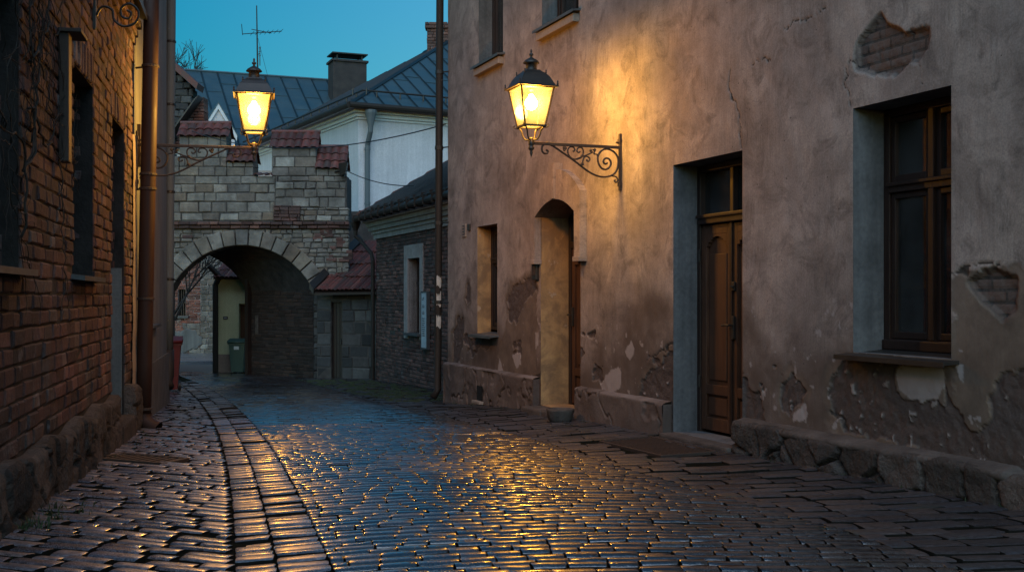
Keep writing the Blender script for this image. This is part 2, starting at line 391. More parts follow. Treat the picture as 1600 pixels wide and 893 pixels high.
def wood(name, c0, c1, rough=.55):
    t = NT(name); v = t.scale(t.obj, 40, 40, 1.6)
    g = t.noise(1, 6, v, rough=.65, dist=.6); w = t.noise(1.6, 5)
    col = t.mix(t.ramp(g, (.3, 0.), (.7, 1.)), c0, c1)
    col = t.mix(t.ramp(w, (.4, 0.), (.75, .6)), col, tuple(x*.45 for x in c0))
    return t.bsdf(col, t.ramp(g, (.3, rough-.12), (.7, rough+.15)), t.bump(g, .4, .004), spec=.4)
def lamplit_reveal():  # the lantern's golden glow is put into this reveal colour
    t = NT('lamplit_reveal'); f = t.noise(3, 7, rough=.65); g = t.noise(26, 5)
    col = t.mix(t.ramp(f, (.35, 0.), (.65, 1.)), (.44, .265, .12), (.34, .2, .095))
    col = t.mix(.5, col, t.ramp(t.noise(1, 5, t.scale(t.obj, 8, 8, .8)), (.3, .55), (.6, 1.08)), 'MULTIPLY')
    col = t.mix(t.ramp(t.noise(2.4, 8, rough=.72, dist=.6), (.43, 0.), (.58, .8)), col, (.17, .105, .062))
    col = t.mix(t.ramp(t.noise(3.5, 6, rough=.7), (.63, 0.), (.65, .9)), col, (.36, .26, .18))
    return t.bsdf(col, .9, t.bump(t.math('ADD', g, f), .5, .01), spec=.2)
M['door'] = wood('brown_door_wood', (.042, .016, .008), (.095, .04, .019))
M['reveal'] = lamplit_reveal()
M['reveal_pale'] = rough_mat('pale_reveal', (.12, .118, .12), (.19, .187, .19), 3, .9, 24, .6, .01, streak=.6)  # one greyer streaked colour for the remaining reveals
M['frame'] = wood('dark_frame_wood', (.014, .0065, .0045), (.03, .014, .009), .5)
M['cap'] = rough_mat('weathered_cap', (.055, .042, .036), (.115, .09, .077), 3.5, .9, 24, .8, .015)
M['gate_mortar'] = rough_mat('gate_mortar', (.045, .04, .037), (.10, .09, .08), 4, .95, 30, .8, .01)
M['frame_white'] = rough_mat('painted_frame', (.4, .4, .4), (.5, .5, .5), 5, .6)
def pane():
    t = NT('window_glass')
    fr = t.n('ShaderNodeFresnel'); fr.inputs['IOR'].default_value = 1.5
    tr = t.n('ShaderNodeBsdfTransparent'); tr.inputs[0].default_value = (.72, .76, .76, 1)
    gl = t.n('ShaderNodeBsdfGlossy'); gl.inputs['Roughness'].default_value = .04; gl.inputs['Color'].default_value = (.9, .9, .9, 1)
    t.l(t.bump(t.noise(2.2, 2), .06, .03), gl.inputs['Normal'])
    df = t.n('ShaderNodeBsdfDiffuse'); t.l(t.ramp(t.noise(3, 5), (.4, .03), (.75, .16)), df.inputs[0])
    m1 = t.n('ShaderNodeMixShader'); m1.inputs[0].default_value = .18; t.l(tr.outputs[0], m1.inputs[1]); t.l(df.outputs[0], m1.inputs[2])
    m2 = t.n('ShaderNodeMixShader'); t.l(t.math('MULTIPLY', fr.outputs[0], 1.6), m2.inputs[0]); t.l(m1.outputs[0], m2.inputs[1]); t.l(gl.outputs[0], m2.inputs[2])
    t.l(m2.outputs[0], t.out.inputs[0]); return t.m
M['glass'] = pane()
def lamp_glass(name, tint, dust):
    t = NT(name)
    tr = t.n('ShaderNodeBsdfTransparent'); tr.inputs[0].default_value = tint+(1,)
    ts = t.n('ShaderNodeBsdfTranslucent'); t.l(t.ramp(t.noise(9, 6, rough=.7), (.3, (.72, .74, .72)), (.7, (.95, 1., 1.))), ts.inputs[0])
    gl = t.n('ShaderNodeBsdfGlossy'); gl.inputs['Roughness'].default_value = .08
    m1 = t.n('ShaderNodeMixShader'); m1.inputs[0].default_value = dust; t.l(tr.outputs[0], m1.inputs[1]); t.l(ts.outputs[0], m1.inputs[2])
    m2 = t.n('ShaderNodeMixShader'); m2.inputs[0].default_value = .03; t.l(m1.outputs[0], m2.inputs[1]); t.l(gl.outputs[0], m2.inputs[2])
    t.l(m2.outputs[0], t.out.inputs[0]); return t.m
M['lamp_clear'] = lamp_glass('clear_lamp_glass', (.95, .93, .88), .004)
M['lamp_dusty'] = lamp_glass('dusty_lamp_glass', (.66, .50, .27), .026)
def bulb():
    t = NT('lit_bulb')
    em = t.n('ShaderNodeEmission'); em.inputs[0].default_value = (1, .82, .52, 1); em.inputs[1].default_value = 60
    tr = t.n('ShaderNodeBsdfTransparent'); a = t.n('ShaderNodeAddShader')
    t.l(em.outputs[0], a.inputs[0]); t.l(tr.outputs[0], a.inputs[1]); t.l(a.outputs[0], t.out.inputs[0]); return t.m
M['bulb'] = bulb()
# ------------------------------------------------------------------ relief walls
def lines(*seg):
    out = []
    for a, b, st in seg:
        n = max(1, int(round((b-a)/st))); out += list(np.linspace(a, b, n, endpoint=False))
    out.append(seg[-1][1]); return np.array(out)
def snap(ls, vals):
    ls = np.array(ls)
    for v in vals:
        i = np.argmin(abs(ls-v)); ls[i] = v
    return np.unique(ls)
def relief_obj(name, F, ss, hs, t, holes, mat, parent, attrs=None, extra=None, flip=False, ex_attr=None):
    """t, attrs: arrays over (s,h); holes = rectangles left open; extra = MB of plain faces of the same part"""
    n, m = len(ss), len(hs)
    S, H = np.meshgrid(ss, hs, indexing='ij')
    V = F.arr(S, t, H).reshape(-1, 3)
    cs = (ss[:-1]+ss[1:])/2; ch = (hs[:-1]+hs[1:])/2
    keep = np.ones((n-1, m-1), bool)
    for a, b, c, d in holes: keep &= ~(((cs > a) & (cs < b))[:, None] & ((ch > c) & (ch < d))[None, :])
    i, j = np.nonzero(keep); q = i*m+j
    f = np.stack([q, q+m, q+m+1, q+1], -1)
    if flip: f = f[:, ::-1]
    loops = f.ravel(); cnt = np.full(len(f), 4); rnd = np.full(len(f), .5)
    uvp = np.stack([S.ravel(), H.ravel()], -1)
    A = {k: v.ravel() for k, v in (attrs or {}).items()}
    if extra is not None and extra.V:
        ev = np.concatenate(extra.V); loops = np.concatenate([loops, [k+len(V) for g in extra.F for k in g]]).astype(int)
        cnt = np.concatenate([cnt, [len(g) for g in extra.F]]); rnd = np.concatenate([rnd, extra.R])
        V = np.concatenate([V, ev])
        es = (ev[:, :2]-np.array(F.o))@np.array(F.s)
        uvp = np.concatenate([uvp, np.stack([es, ev[:, 2]], -1)])
        for k in A: A[k] = np.concatenate([A[k], np.full(len(ev), (ex_attr or {}).get(k, 0.0))])
    me = mesh_from(name, V-(wloc(parent) if parent else 0), loops, cnt, rnd, True)
    nl = len(me.loops); li = np.zeros(nl, np.int32); me.loops.foreach_get('vertex_index', li)
    uv = me.uv_layers.new(name='UVMap'); uv.data.foreach_set('uv', uvp[li].astype(np.float32).ravel())
    for k, v in A.items():
        a = me.attributes.new(k, 'FLOAT', 'POINT'); a.data.foreach_set('value', v.astype(np.float32))
    me.materials.append(mat)
    # flat shading for the plain extra faces
    if extra is not None and extra.V:
        sm = np.ones(len(me.polygons), bool); sm[len(f):] = False; me.polygons.foreach_set('use_smooth', sm)
    o = bpy.data.objects.new(name, me); COL.objects.link(o); o.parent = parent
    return o
def sstep(x, a, b):
    k = np.clip((x-a)/(b-a), 0, 1); return k*k*(3-2*k)

def rubble(name, F, s0, s1, h0, top, tt, cw, chh, mat, parent, seed, joint=.016, res=.02, rec=.055):
    """rough stones fitted together, one relief: each stone its own face and colour"""
    s_ = np.linspace(s0, s1, int((s1-s0)/res)); v = np.linspace(0, 1, 42)
    A, Vv = np.meshgrid(s_, v, indexing='ij'); B = h0+(top(A)-h0)*Vv
    wa = A+(fbm(A*4, B*4, seed, 4)-.5)*.12; wb = B+(fbm(A*4, B*4, seed+3, 4)-.5)*.10
    X, Y = wa/cw, (wb-h0)/chh; X = X+.5*(np.floor(Y) % 2)
    ix, iy = np.floor(X), np.floor(Y); f1 = np.full(A.shape, 9.); f2 = f1.copy(); cid = np.zeros(A.shape); tilt = np.zeros(A.shape)
    for dx in (-1, 0, 1):
        for dy in (-1, 0, 1):
            jx, jy = ix+dx, iy+dy; px, py = jx+.2+.6*_hash(jx, jy, seed), jy+.2+.6*_hash(jx, jy, seed+7)
            d = np.hypot((X-px)*cw, (Y-py)*chh); h = _hash(jx, jy, seed+11); n = d < f1
            f2 = np.where(n, f1, np.minimum(f2, d)); cid = np.where(n, h, cid); tilt = np.where(n, (X-px)*(h-.5)*.05+(Y-py)*(_hash(jx, jy, seed+5)-.6)*.05, tilt); f1 = np.where(n, d, f1)
    e = sstep(f2-f1, joint*.5, joint*2.6)
    q = tt-rec*(1-e)+tilt*e+(cid-.5)*.035*e+(fbm(A*7, B*7, seed+2, 5)-.5)*.05*e
    q = q-.035*sstep(Vv, .95, 1.0)**2
    m = MB(); n_, k_ = A.shape; P_ = F.arr(A, q, B); m.V.append(P_.reshape(-1, 3)); m.n = n_*k_
    for i in range(n_-1):
        for j in range(k_-1):
            m.F.append((i*k_+j, (i+1)*k_+j, (i+1)*k_+j+1, i*k_+j+1)); m.R.append(float(cid[i, j])*.92+.04)
    for i in range(n_-1): m.F.append((i*k_+k_-1, (i+1)*k_+k_-1, m.n+i+1, m.n+i)); m.R.append(.5)
    m.V.append(F.arr(s_, -.03+0*s_, top(s_)+.005)); m.n += n_
    for i0 in (0, n_-1):
        b0 = m.n; m.V.append(F.arr(A[i0], -.03+0*A[i0], B[i0])); m.n += k_
        for j in range(k_-1): m.F.append((i0*k_+j, i0*k_+j+1, b0+j+1, b0+j)); m.R.append(.5)
    return obj(name, m, mat, parent, smooth=True)
def make_window(F, parent, s0, s1, h0, h1, r, transom=None, mull=True, curtain=True, wood_m='frame', lattice=False, name='window', room=.5):
    fm = MB(); w = .055; fr = lambda a, b, t0, t1, c, d: fm.bbox(a, b, -r+t0, -r+t1, c, d, .006, F)
    fr(s0-.01, s0+w, -.09, .0, h0, h1); fr(s1-w, s1+.01, -.09, .0, h0, h1)
    fr(s0+w, s1-w, -.09, .0, h0, h0+w); fr(s0+w, s1-w, -.09, .0, h1-w, h1+.01)
    zones = [(h0+w, h1-w)]
    if transom:
        fr(s0+w, s1-w, -.09, .012, transom-.04, transom+.04); fr(s0+w, s1-w, .012, .035, transom+.01, transom+.04)
        zones = [(h0+w, transom-.04), (transom+.04, h1-w)]
    cols = [(s0+w, s1-w)]
    if mull:
        c = (s0+s1)/2
        for a, b in zones: fr(c-.03, c+.03, -.09, .008, a, b)
        cols = [(s0+w, c-.03), (c+.03, s1-w)]
    wf = obj(name, fm, M[wood_m], parent)
    for a, b in zones:
        for c, d in cols:
            sm = MB(); q = .05; sb = lambda x0, x1, z0, z1: sm.bbox(x0, x1, -r-.075, -r-.018, z0, z1, .008, F)
            sb(c+.004, c+q, a+.004, b-.004); sb(d-q, d-.004, a+.004, b-.004); sb(c+q, d-q, a+.004, a+q+.01); sb(c+q, d-q, b-q, b-.004)
            obj('sash', sm, M[wood_m], wf)
            pm = MB(); pm.box(c+q-.01, d-q+.01, -r-.055, -r-.05, a+q, b-q+.01, F); obj('pane', pm, M['glass'], wf)
    if curtain:
        cm = MB(); n = 60; ss = np.linspace(s0+.03, s1-.03, n)
        tt = -r-.22+.02*np.sin(np.linspace(0, 44, n))+.012*np.sin(np.linspace(0, 97, n)); hs = np.array([h0, h1])
        S, H = np.meshgrid(ss, hs, indexing='ij'); cm.grid(F.arr(S, np.repeat(tt[:, None], 2, 1), H)); obj('curtain', cm, M['curtain'], wf, smooth=True)
    if lattice:
        lm = MB()
        for k in range(-3, 9):
            for sg in (1, -1):
                pts = []
                for i in range(9):
                    z = h0+.06+i*(h1-h0-.1)/8; x = s0+k*.36+sg*(z-h0)*.42+(.6 if sg < 0 else 0)
                    if s0+.06 < x < s1-.06: pts.append(F(x, -r-.16, z))
                if len(pts) > 1: lm.tube(pts, .008, 4)
        obj('grille', lm, M['iron'], wf)
    rm = MB(); g = .004
    rm.quad(F(s0-.3, -r-room, h0-.2), F(s1+.3, -r-room, h0-.2), F(s1+.3, -r-room, h1+.2), F(s0-.3, -r-room, h1+.2))
    for x in (s0-.3, s1+.3): rm.quad(F(x, -r-.095, h0-.2), F(x, -r-room, h0-.2), F(x, -r-room, h1+.2), F(x, -r-.095, h1+.2))
    for z in (h0-.2, h1+.2): rm.quad(F(s0-.3, -r-.095, z), F(s0-.3, -r-room, z), F(s1+.3, -r-room, z), F(s1+.3, -r-.095, z))
    obj('room_recess', rm, M['dark'], wf)
    return wf
def reveal(mb, F, s0, s1, h0, h1, r, top=True, bottom=True):
    mb.quad(F(s0, 0, h0), F(s0, -r, h0), F(s0, -r, h1), F(s0, 0, h1)); mb.quad(F(s1, -r, h0), F(s1, 0, h0), F(s1, 0, h1), F(s1, -r, h1))
    if top: mb.quad(F(s0, 0, h1), F(s0, -r, h1), F(s1, -r, h1), F(s1, 0, h1))
    if bottom: mb.quad(F(s0, 0, h0), F(s1, 0, h0), F(s1, -r, h0), F(s0, -r, h0))

# ================================================================== the plastered house on the right
HB = FR(12, 0, -.35)
house = thing('plastered_house', 'long two storey house of peeling beige plaster with two wooden doors, right of the street', 'house', HB)
SE = 20.43
W = {'small': (sR(777), sR(746), .58, 2.21, .22), 'arch': (sR(907), sR(845), -.30, 2.38, .42), 'door': (sR(1160), sR(1052), -.26, 2.507, .30),
     'big': (sR(1487), sR(1333), .70, 2.65, .30), 'upA': (sR(786), sR(748), 4.66, 6.35, .22), 'upB': (sR(904), sR(847), 4.68, 6.35, .22),
     'upC': (11.55, 12.75, 4.68, 6.35, .22), 'upD': (8.8, 9.9, 4.68, 6.35, .22)}
ss = lines((-2, 7.7, .08), (7.7, 13.1, .0125), (13.1, SE, .0165))
hs = lines((-.85, -.6, .05), (-.6, 1.0, .0125), (1.0, 3.6, .015), (3.6, 4.7, .022), (4.7, 7.6, .1))
ss = snap(ss, [x for w in W.values() for x in w[:2]]); hs = snap(hs, [x for w in W.values() for x in w[2:4]])
S, H = np.meshgrid(ss, hs, indexing='ij')
jag = (fbm(S*9, H*9, 3, 5)-.5)*.16+(fbm(S*45, H*45, 5, 3)-.5)*.035
PXY = lambda pts: [(sR(x), hR(x, y)) for x, y in pts]
def patch(polys, soft=.006, jk=1.0, grow=0.0):
    d = np.full(S.shape, 9.)
    for p in polys:
        p = PXY(p); x0, x1 = min(q[0] for q in p)-.3, max(q[0] for q in p)+.3
        i0, i1 = np.searchsorted(ss, [x0, x1]); i1 = max(i1, i0+1)
        d[i0:i1] = np.minimum(d[i0:i1], sdf_poly(S[i0:i1], H[i0:i1], p))
    d = d+jag*jk-grow
    return 1-sstep(d, -soft, soft), d
brick, db = patch([[(1340, 72), (1345, 60), (1376, 24), (1384, 38), (1400, 44), (1415, 54), (1450, 46), (1446, 74), (1432, 94), (1416, 100), (1397, 118), (1370, 113), (1340, 106)],
               [(1515, 440), (1535, 428), (1552, 424), (1585, 436), (1584, 482), (1566, 494), (1549, 478), (1530, 466)]], jk=.35)
bare, dr = patch([[(1220, 602), (1226, 592), (1238, 580), (1250, 598), (1258, 610), (1250, 634), (1232, 645), (1221, 636)],
               [(1294, 612), (1300, 590), (1309, 575), (1318, 562), (1400, 566), (1399, 608), (1420, 626), (1446, 622), (1472, 628), (1478, 600), (1492, 640), (1515, 668), (1528, 686), (1543, 655), (1547, 618), (1556, 590), (1600, 578), (1680, 590), (1680, 780), (1430, 700), (1320, 674), (1296, 640)],
               [(1003, 600), (1012, 582), (1030, 566), (1046, 552), (1052, 552), (1052, 660), (1010, 650), (1000, 625)],
               [(792, 470), (800, 446), (822, 436), (834, 428), (838, 450), (818, 475), (806, 505), (794, 500)],
               [(708, 520), (716, 490), (724, 500), (722, 540), (714, 585), (706, 590)], [(728, 450), (733, 440), (735, 470), (729, 480)],
               [(846, 575), (846, 640), (836, 640), (834, 590)]], jk=.9)
ochre, do = patch([[(1487, 425), (1500, 412), (1520, 418), (1530, 432), (1580, 414), (1700, 400), (1700, 800), (1440, 740), (1485, 600)],
               [(790, 500), (806, 470), (838, 440), (838, 640), (780, 640), (776, 560)]], jk=1.2)
pale, dp = patch([[(938, 600), (952, 580), (962, 572), (970, 580), (970, 606), (958, 614), (942, 612)], [(975, 548), (986, 534), (992, 545), (984, 560)],
               [(1398, 592), (1400, 575), (1474, 572), (1476, 600), (1466, 622), (1444, 628), (1420, 622), (1406, 612)],
               [(1494, 572), (1504, 570), (1506, 598), (1496, 600)], [(1326, 600), (1332, 598), (1334, 616), (1328, 616)], [(1357, 604), (1362, 606), (1362, 620), (1356, 618)],
               [(1338, 640), (1344, 638), (1345, 652), (1339, 654)], [(1374, 642), (1379, 645), (1378, 656), (1373, 652)], [(800, 556), (812, 550), (814, 570), (806, 576)],
               [(836, 520), (841, 516), (841, 540), (836, 545)], [(776, 590), (780, 560), (786, 580)], [(1240, 640), (1256, 630), (1262, 646), (1250, 660), (1238, 656)]], jk=.5)
spk = fbm(S*13, H*13, 21, 4); zone = sstep(fbm(S*.8, H*.8, 9, 3)+.22*np.clip(.9-H, -1, 1), .5, .72)
pale = np.maximum(pale, .8*sstep(spk-.12*(1-zone), .735, .755)*(H < 1.2))*(1-brick)
bare = np.maximum(bare, sstep(fbm(S*1.5, H*2.2, 33, 6)-.16*np.clip(H-.1, 0, 2), .64, .65)*(H < .8))
bare = bare*(1-pale*.9)*(1-brick)
crack = np.zeros(S.shape)
def crackline(pts, w=.007):
    global crack
    p = PXY(pts); p = [tuple(q) for q in p]
    x0, x1 = min(q[0] for q in p)-.1, max(q[0] for q in p)+.1; i0, i1 = np.searchsorted(ss, [x0, x1])
    s_, h_ = S[i0:i1]+(fbm(S[i0:i1]*14, H[i0:i1]*14, 8, 3)-.5)*.09, H[i0:i1]+(fbm(S[i0:i1]*14, H[i0:i1]*14, 18, 3)-.5)*.09
    d = np.full(s_.shape, 9.)
    for a, b in zip(p[:-1], p[1:]):
        ex, ey = b[0]-a[0], b[1]-a[1]; k = np.clip(((s_-a[0])*ex+(h_-a[1])*ey)/(ex*ex+ey*ey+1e-9), 0, 1)
        d = np.minimum(d, np.hypot(s_-a[0]-k*ex, h_-a[1]-k*ey))
    crack[i0:i1] = np.maximum(crack[i0:i1], 1-sstep(d, w*.5, w*1.6))
crackline([(1158, 234), (1155, 193), (1151, 162), (1139, 141), (1141, 112)])
crackline([(1226, 44), (1246, 34), (1278, 20), (1296, 10)], .005); crackline([(1175, 100), (1192, 92), (1204, 96)], .004)
crackline([(1340, 104), (1328, 94), (1321, 108), (1323, 140), (1329, 165)], .005); crackline([(1020, 556), (1046, 540), (1052, 530)], .006)
crackline([(1434, 100), (1440, 130)], .004); crackline([(1486, 428), (1520, 418), (1560, 412)], .008); crackline([(1294, 640), (1308, 652), (1322, 668)], .012)
damp = sstep(1.0-H+(fbm(S*1.4, H*1.0, 40, 5)-.5)*2.2, -.1, .8)
bare = np.maximum(bare, .85*(1-brick)*(1-sstep(db, .008, .016+.03*fbm(S*5, H*5, 44, 3))))
ochre = np.maximum(ochre, (1-bare)*(1-sstep(dr, .03, .05+.12*fbm(S*3, H*3, 45, 3))))
und = (fbm(S*1.1, H*1.1, 1, 4)-.5)*.022+(fbm(S*7, H*7, 2, 4)-.5)*.006
rough_in = (fbm(S*16, H*16, 12, 4)-.5)
t = und-bare*(.018+rough_in*.022)-brick*(.04+rough_in*.02)-crack*.012
row = np.abs(((H/.085) % 1)-.5); t = t-brick*.012*sstep(row, .38, .46)
t = t-.006*ochre*(1-bare)*(1-brick)
edge = np.ones(S.shape)
for a, b, c, d, r in W.values():
    dd = np.maximum(np.maximum(a-S, S-b), np.maximum(c-H, H-d)); edge = np.minimum(edge, np.clip(dd/.03, 0, 1))
t = t*edge
ex = MB()
for k, (a, b, c, d, r) in W.items():
    if k not in ('small', 'arch'):
        rv = MB(); reveal(rv, FR, a, b, c, d, r); obj('reveal', rv, M['reveal_pale'], house, fix=False)
    else:
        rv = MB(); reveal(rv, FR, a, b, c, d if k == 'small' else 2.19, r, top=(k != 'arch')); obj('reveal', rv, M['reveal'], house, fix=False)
# the arched door: fill between the arch and the square opening
a, b, c, d, r = W['arch']; n = 22; sp = 2.19
arc = [(a+(b-a)*i/n, sp+(d-sp)*(1-(2*i/n-1)**2)) for i in range(n+1)]
for (x0, z0), (x1, z1) in zip(arc[:-1], arc[1:]):
    if z0 < d or z1 < d: ex.quad(FR(x0, 0, z0), FR(x1, 0, z1), FR(x1, 0, d), FR(x0, 0, d))
    ex.quad(FR(x0, 0, z0), FR(x0, -r, z0), FR(x1, -r, z1), FR(x1, 0, z1))
ex.quad(FR(SE, 0, -.85), FR(SE, -7, -.85), FR(SE, -7, 7.6), FR(SE, 0, 7.6)); ex.quad(FR(-2, 0, -.85), FR(-2, 0, 7.6), FR(-2, -7, 7.6), FR(-2, -7, -.85))
ex.quad(FR(-2, -7, -.85), FR(-2, -7, 7.6), FR(SE, -7, 7.6), FR(SE, -7, -.85))
relief_obj('wall', FR, ss, hs, t, [w[:4] for w in W.values()], M['plaster'], house, dict(bare=bare, brick=brick, ochre=ochre, pale=pale, crack=crack, damp=damp), ex)
rf = MB()
rf.hexa([FR(-2.2, .5, 7.5), FR(SE+.3, .5, 7.5), FR(SE+.3, -3.5, 10), FR(-2.2, -3.5, 10), FR(-2.2, .5, 7.65), FR(SE+.3, .5, 7.65), FR(SE+.3, -3.5, 10.15), FR(-2.2, -3.5, 10.15)])
rf.hexa([FR(-2.2, -3.52, 10), FR(SE+.3, -3.52, 10), FR(SE+.3, -7.5, 7.5), FR(-2.2, -7.5, 7.5), FR(-2.2, -3.52, 10.15), FR(SE+.3, -3.52, 10.15), FR(SE+.3, -7.5, 7.65), FR(-2.2, -7.5, 7.65)])
obj('roof', rf, M['roof'], house)
# plinths
def plinth_panel(s0, s1, h1, tt):
    s_ = np.linspace(s0, s1, int((s1-s0)/.018)); h_ = lines((-.85, h1-.012, .02)); h_ = np.append(h_, [h1, h1+.012, h1+.03])
    A, B = np.meshgrid(s_, h_, indexing='ij')
    v = fbm(A*3, B*3, 61, 6); cr = np.abs(fbm(A*1.9+B*.6, B*1.6-A*.5, 66, 4)-.5)
    q = tt+(v-.5)*.05-.03*(1-sstep(cr, .004, .02))-.02*sstep(fbm(A*2.2, B*2.2, 70, 5), .56, .6)
    q[:, -3] = tt-.004; q[:, -2] = tt-.02; q[:, -1] = -.02
    e = MB()
    for x in (s0, s1): e.quad(FR(x, tt+.012, -.85), FR(x, -.02, -.85), FR(x, -.02, h1), FR(x, tt-.005, h1))
    z = np.zeros(A.shape); da = .6+0*A
    return relief_obj('plinth', FR, s_, h_, q, [], M['plaster'], house, dict(bare=np.clip(.55+.8*(v-.5)+.4*sstep(-cr, -.02, -.004), 0, 1), brick=z, ochre=z, pale=.75*sstep(B, h1-.02, h1+.005)*sstep(fbm(A*5, B*5, 5, 3), .3, .6), crack=.7*(1-sstep(cr, .003, .014)), damp=da), e, ex_attr=dict(bare=.75, damp=1.0))
plinth_panel(sR(841), SE, .04, .08); plinth_panel(sR(1047), sR(908), .02, .09)
rubble('plinth', FR, 3.0, sR(1160)-.01, -.62, lambda a: -.012+.02*np.sin(a*3)+.03*(fbm(a*3, a*0, 2, 3)-.5), .13, .42, .34, M['plinth'], house, 9, .014)
cap = MB(); sa = np.arange(5.0, sR(1160)-.01, .02); tp = np.array([.09, .125, .132, .12, .06, -.01]); zp_ = np.array([-.085, -.06, -.035, -.012, .004, .022])
A = np.repeat(sa[:, None], 6, 1); brk_ = sstep(fbm(A*1.3, A*0, 31, 4), .42, .52); nz = fbm(A*5, tp[None, :]*30, 3, 4)-.5
cap.grid(FR.arr(A, tp[None, :]*(.55+.45*brk_)+nz*.03, zp_[None, :]-(1-brk_)*.02+(fbm(A*9, tp[None, :]*40, 8, 3)-.5)*.016)); obj('plinth_cap', cap, M['cap'], house, smooth=True)
pb = MB(); pb.box(-2, sR(1160)-.005, -.05, .03, -.85, -.03, FR); obj('plinth_bed', pb, M['mortar_dark'], house)
vt = MB(); a, b = sR(762), sR(754); vt.box(a, b, .085, .0935, -.42, -.2, FR); obj('vent', vt, M['dark'], house)
vs = MB(); vs.bbox(a-.06, b+.06, .085, .16, -.47, -.425, .008, FR); obj('vent_sill', vs, M['sill_stone'], house)
# windows and sills
for k in ('small', 'upA', 'upB', 'upC', 'upD', 'big'):
    a, b, c, d, r = W[k]
    w_ = make_window(FR, house, a+.012, b-.012, c+.05, d-.01, r, transom=c+(d-c)*(.68 if k != 'big' else .675), mull=(k == 'big' or k[0] == 'u'), curtain=(k != 'big'), lattice=(k == 'big'))
    if k == 'big':
        bm = MB(); bm.bbox(a+.01, b-.01, -r-.02, -r+.03, c+.02, c+.1, .01, FR); obj('sill_board', bm, M['frame'], w_)
    o = .05 if k == 'small' else .07
    sm = MB(); pj = .11 if k[0] == 'u' else .13
    sm.hexa([FR(a-o, pj, c-.042), FR(b+o, pj, c-.042), FR(b+o, -r, c-.012), FR(a-o, -r, c-.012), FR(a-o, pj, c-.02), FR(b+o, pj, c-.02), FR(b+o, -r, c+.02), FR(a-o, -r, c+.02)])
    sm.box(a-o, b+o, pj, pj+.008, c-.055, c-.018, FR)
    obj('sill', sm, M['sill'] if k != 'big' else M['iron'], w_)
    if k[0] == 'u':
        um = MB(); um.bbox(a-.02, b+.02, -.01, .085, c-.16, c-.058, .01, FR); obj('sill_bed', um, M['sill_stone'], w_)
# double door
def panel_door(s0, s1, h0, h1, r, arched=True, name='door_leaf', hinge_left=True):
    m = MB(); q = .085; z1 = h1-.1; zb = h0+.42
    m.box(s0, s1, -r-.06, -r-.035, h0, h1, FR)
    bx = lambda a, b, c, d, tt=0: m.bbox(a, b, -r-.04, -r+tt, c, d, .007, FR)
    bx(s0, s0+q, h0, h1); bx(s1-q, s1, h0, h1); bx(s0+q, s1-q, h0, h0+.13); bx(s0+q, s1-q, zb-.05, zb+.05); bx(s0+q, s1-q, z1, h1)
    n = 10
    for i in range(n):                       # arched head of the long panel
        x0 = s0+q+(s1-s0-2*q)*i/n; x1 = s0+q+(s1-s0-2*q)*(i+1)/n; xm = ((i+.5)/n*2-1)
        m.box(x0, x1, -r-.036, -r-.002, z1-.02-.12*xm*xm, z1+.003, FR)
    bx(s0+q+.05, s1-q-.05, zb+.10, z1-.2, -.016); bx(s0+q+.03, s1-q-.03, h0+.16, zb-.08, -.016)
    return m
a, b, c, d, r = W['door']
dm = thing('double_door', None, None, (0, 0, 0)); dm.parent = house; dm.location = np.array(FR((a+b)/2, -r, c))-wloc(house)
del_keys = [k for k in ('label', 'category') if k in dm]
mid = (a+b)/2
for s0, s1 in ((a+.065, mid-.003), (mid+.003, b-.065)):
    obj('door_leaf', panel_door(s0, s1, c+.03, 1.88, r), M['door'], dm)
fm = MB(); fb = lambda x0, x1, t0, t1, z0, z1: fm.bbox(x0, x1, -r+t0, -r+t1, z0, z1, .008, FR)
fb(a, a+.062, -.1, .02, c, d-.005); fb(b-.062, b, -.1, .02, c, d-.005); fb(a+.062, b-.062, -.1, .02, d-.075, d-.005); fb(a+.062, b-.062, -.1, .05, 1.89, 1.99)
fb(a+.062, b-.062, .05, .075, 1.95, 1.985); fb(mid-.03, mid+.03, -.09, .01, 1.99, d-.075); fb(mid-.022, mid+.022, .0, .022, c+.03, 1.885)
obj('door_frame', fm, M['frame'], dm)
for s0, s1 in ((a+.062, mid-.03), (mid+.03, b-.062)):
    p_ = MB(); p_.box(s0, s1, -r-.05, -r-.045, 1.99, d-.075, FR); obj('transom_pane', p_, M['glass'], dm)
bk = MB(); bk.quad(FR(a, -r-.3, 1.8), FR(b, -r-.3, 1.8), FR(b, -r-.3, d+.1), FR(a, -r-.3, d+.1)); bk.box(a, b, -r-.3, -r-.07, 1.86, 1.9, FR); obj('transom_recess', bk, M['dark'], dm)
hm = MB(); hx = mid-.045
hm.bbox(hx-.02, hx+.02, -r+.0, -r+.03, .72, .95, .006, FR); hm.tube([FR(hx, -r+.02, .86), FR(hx, -r+.075, .86), FR(hx+.05, -r+.08, .862), FR(hx+.12, -r+.075, .855)], .011, 8)
obj('door_handle', hm, M['iron'], dm)
hm = MB(); hm.lathe([(0.0, .0), (.028, .0), (.028, .01), (0, .012)], FR(hx, -r+.03, 1.24), 12); hm.bbox(hx-.025, hx+.025, -r, -r+.025, 1.2, 1.29, .008, FR); obj('door_lock', hm, M['iron'], dm)
for z in (.2, 1.5):
    g = MB(); g.bbox(b-.075, b-.05, -r+.015, -r+.04, z, z+.13, .006, FR); obj('hinge', g, M['iron'], dm)
st = MB(); st.bbox(a-.0, b-.0, -r-.05, .17, -.6, -.262, .02, FR); obj('doorstep', st, M['cap'], house)
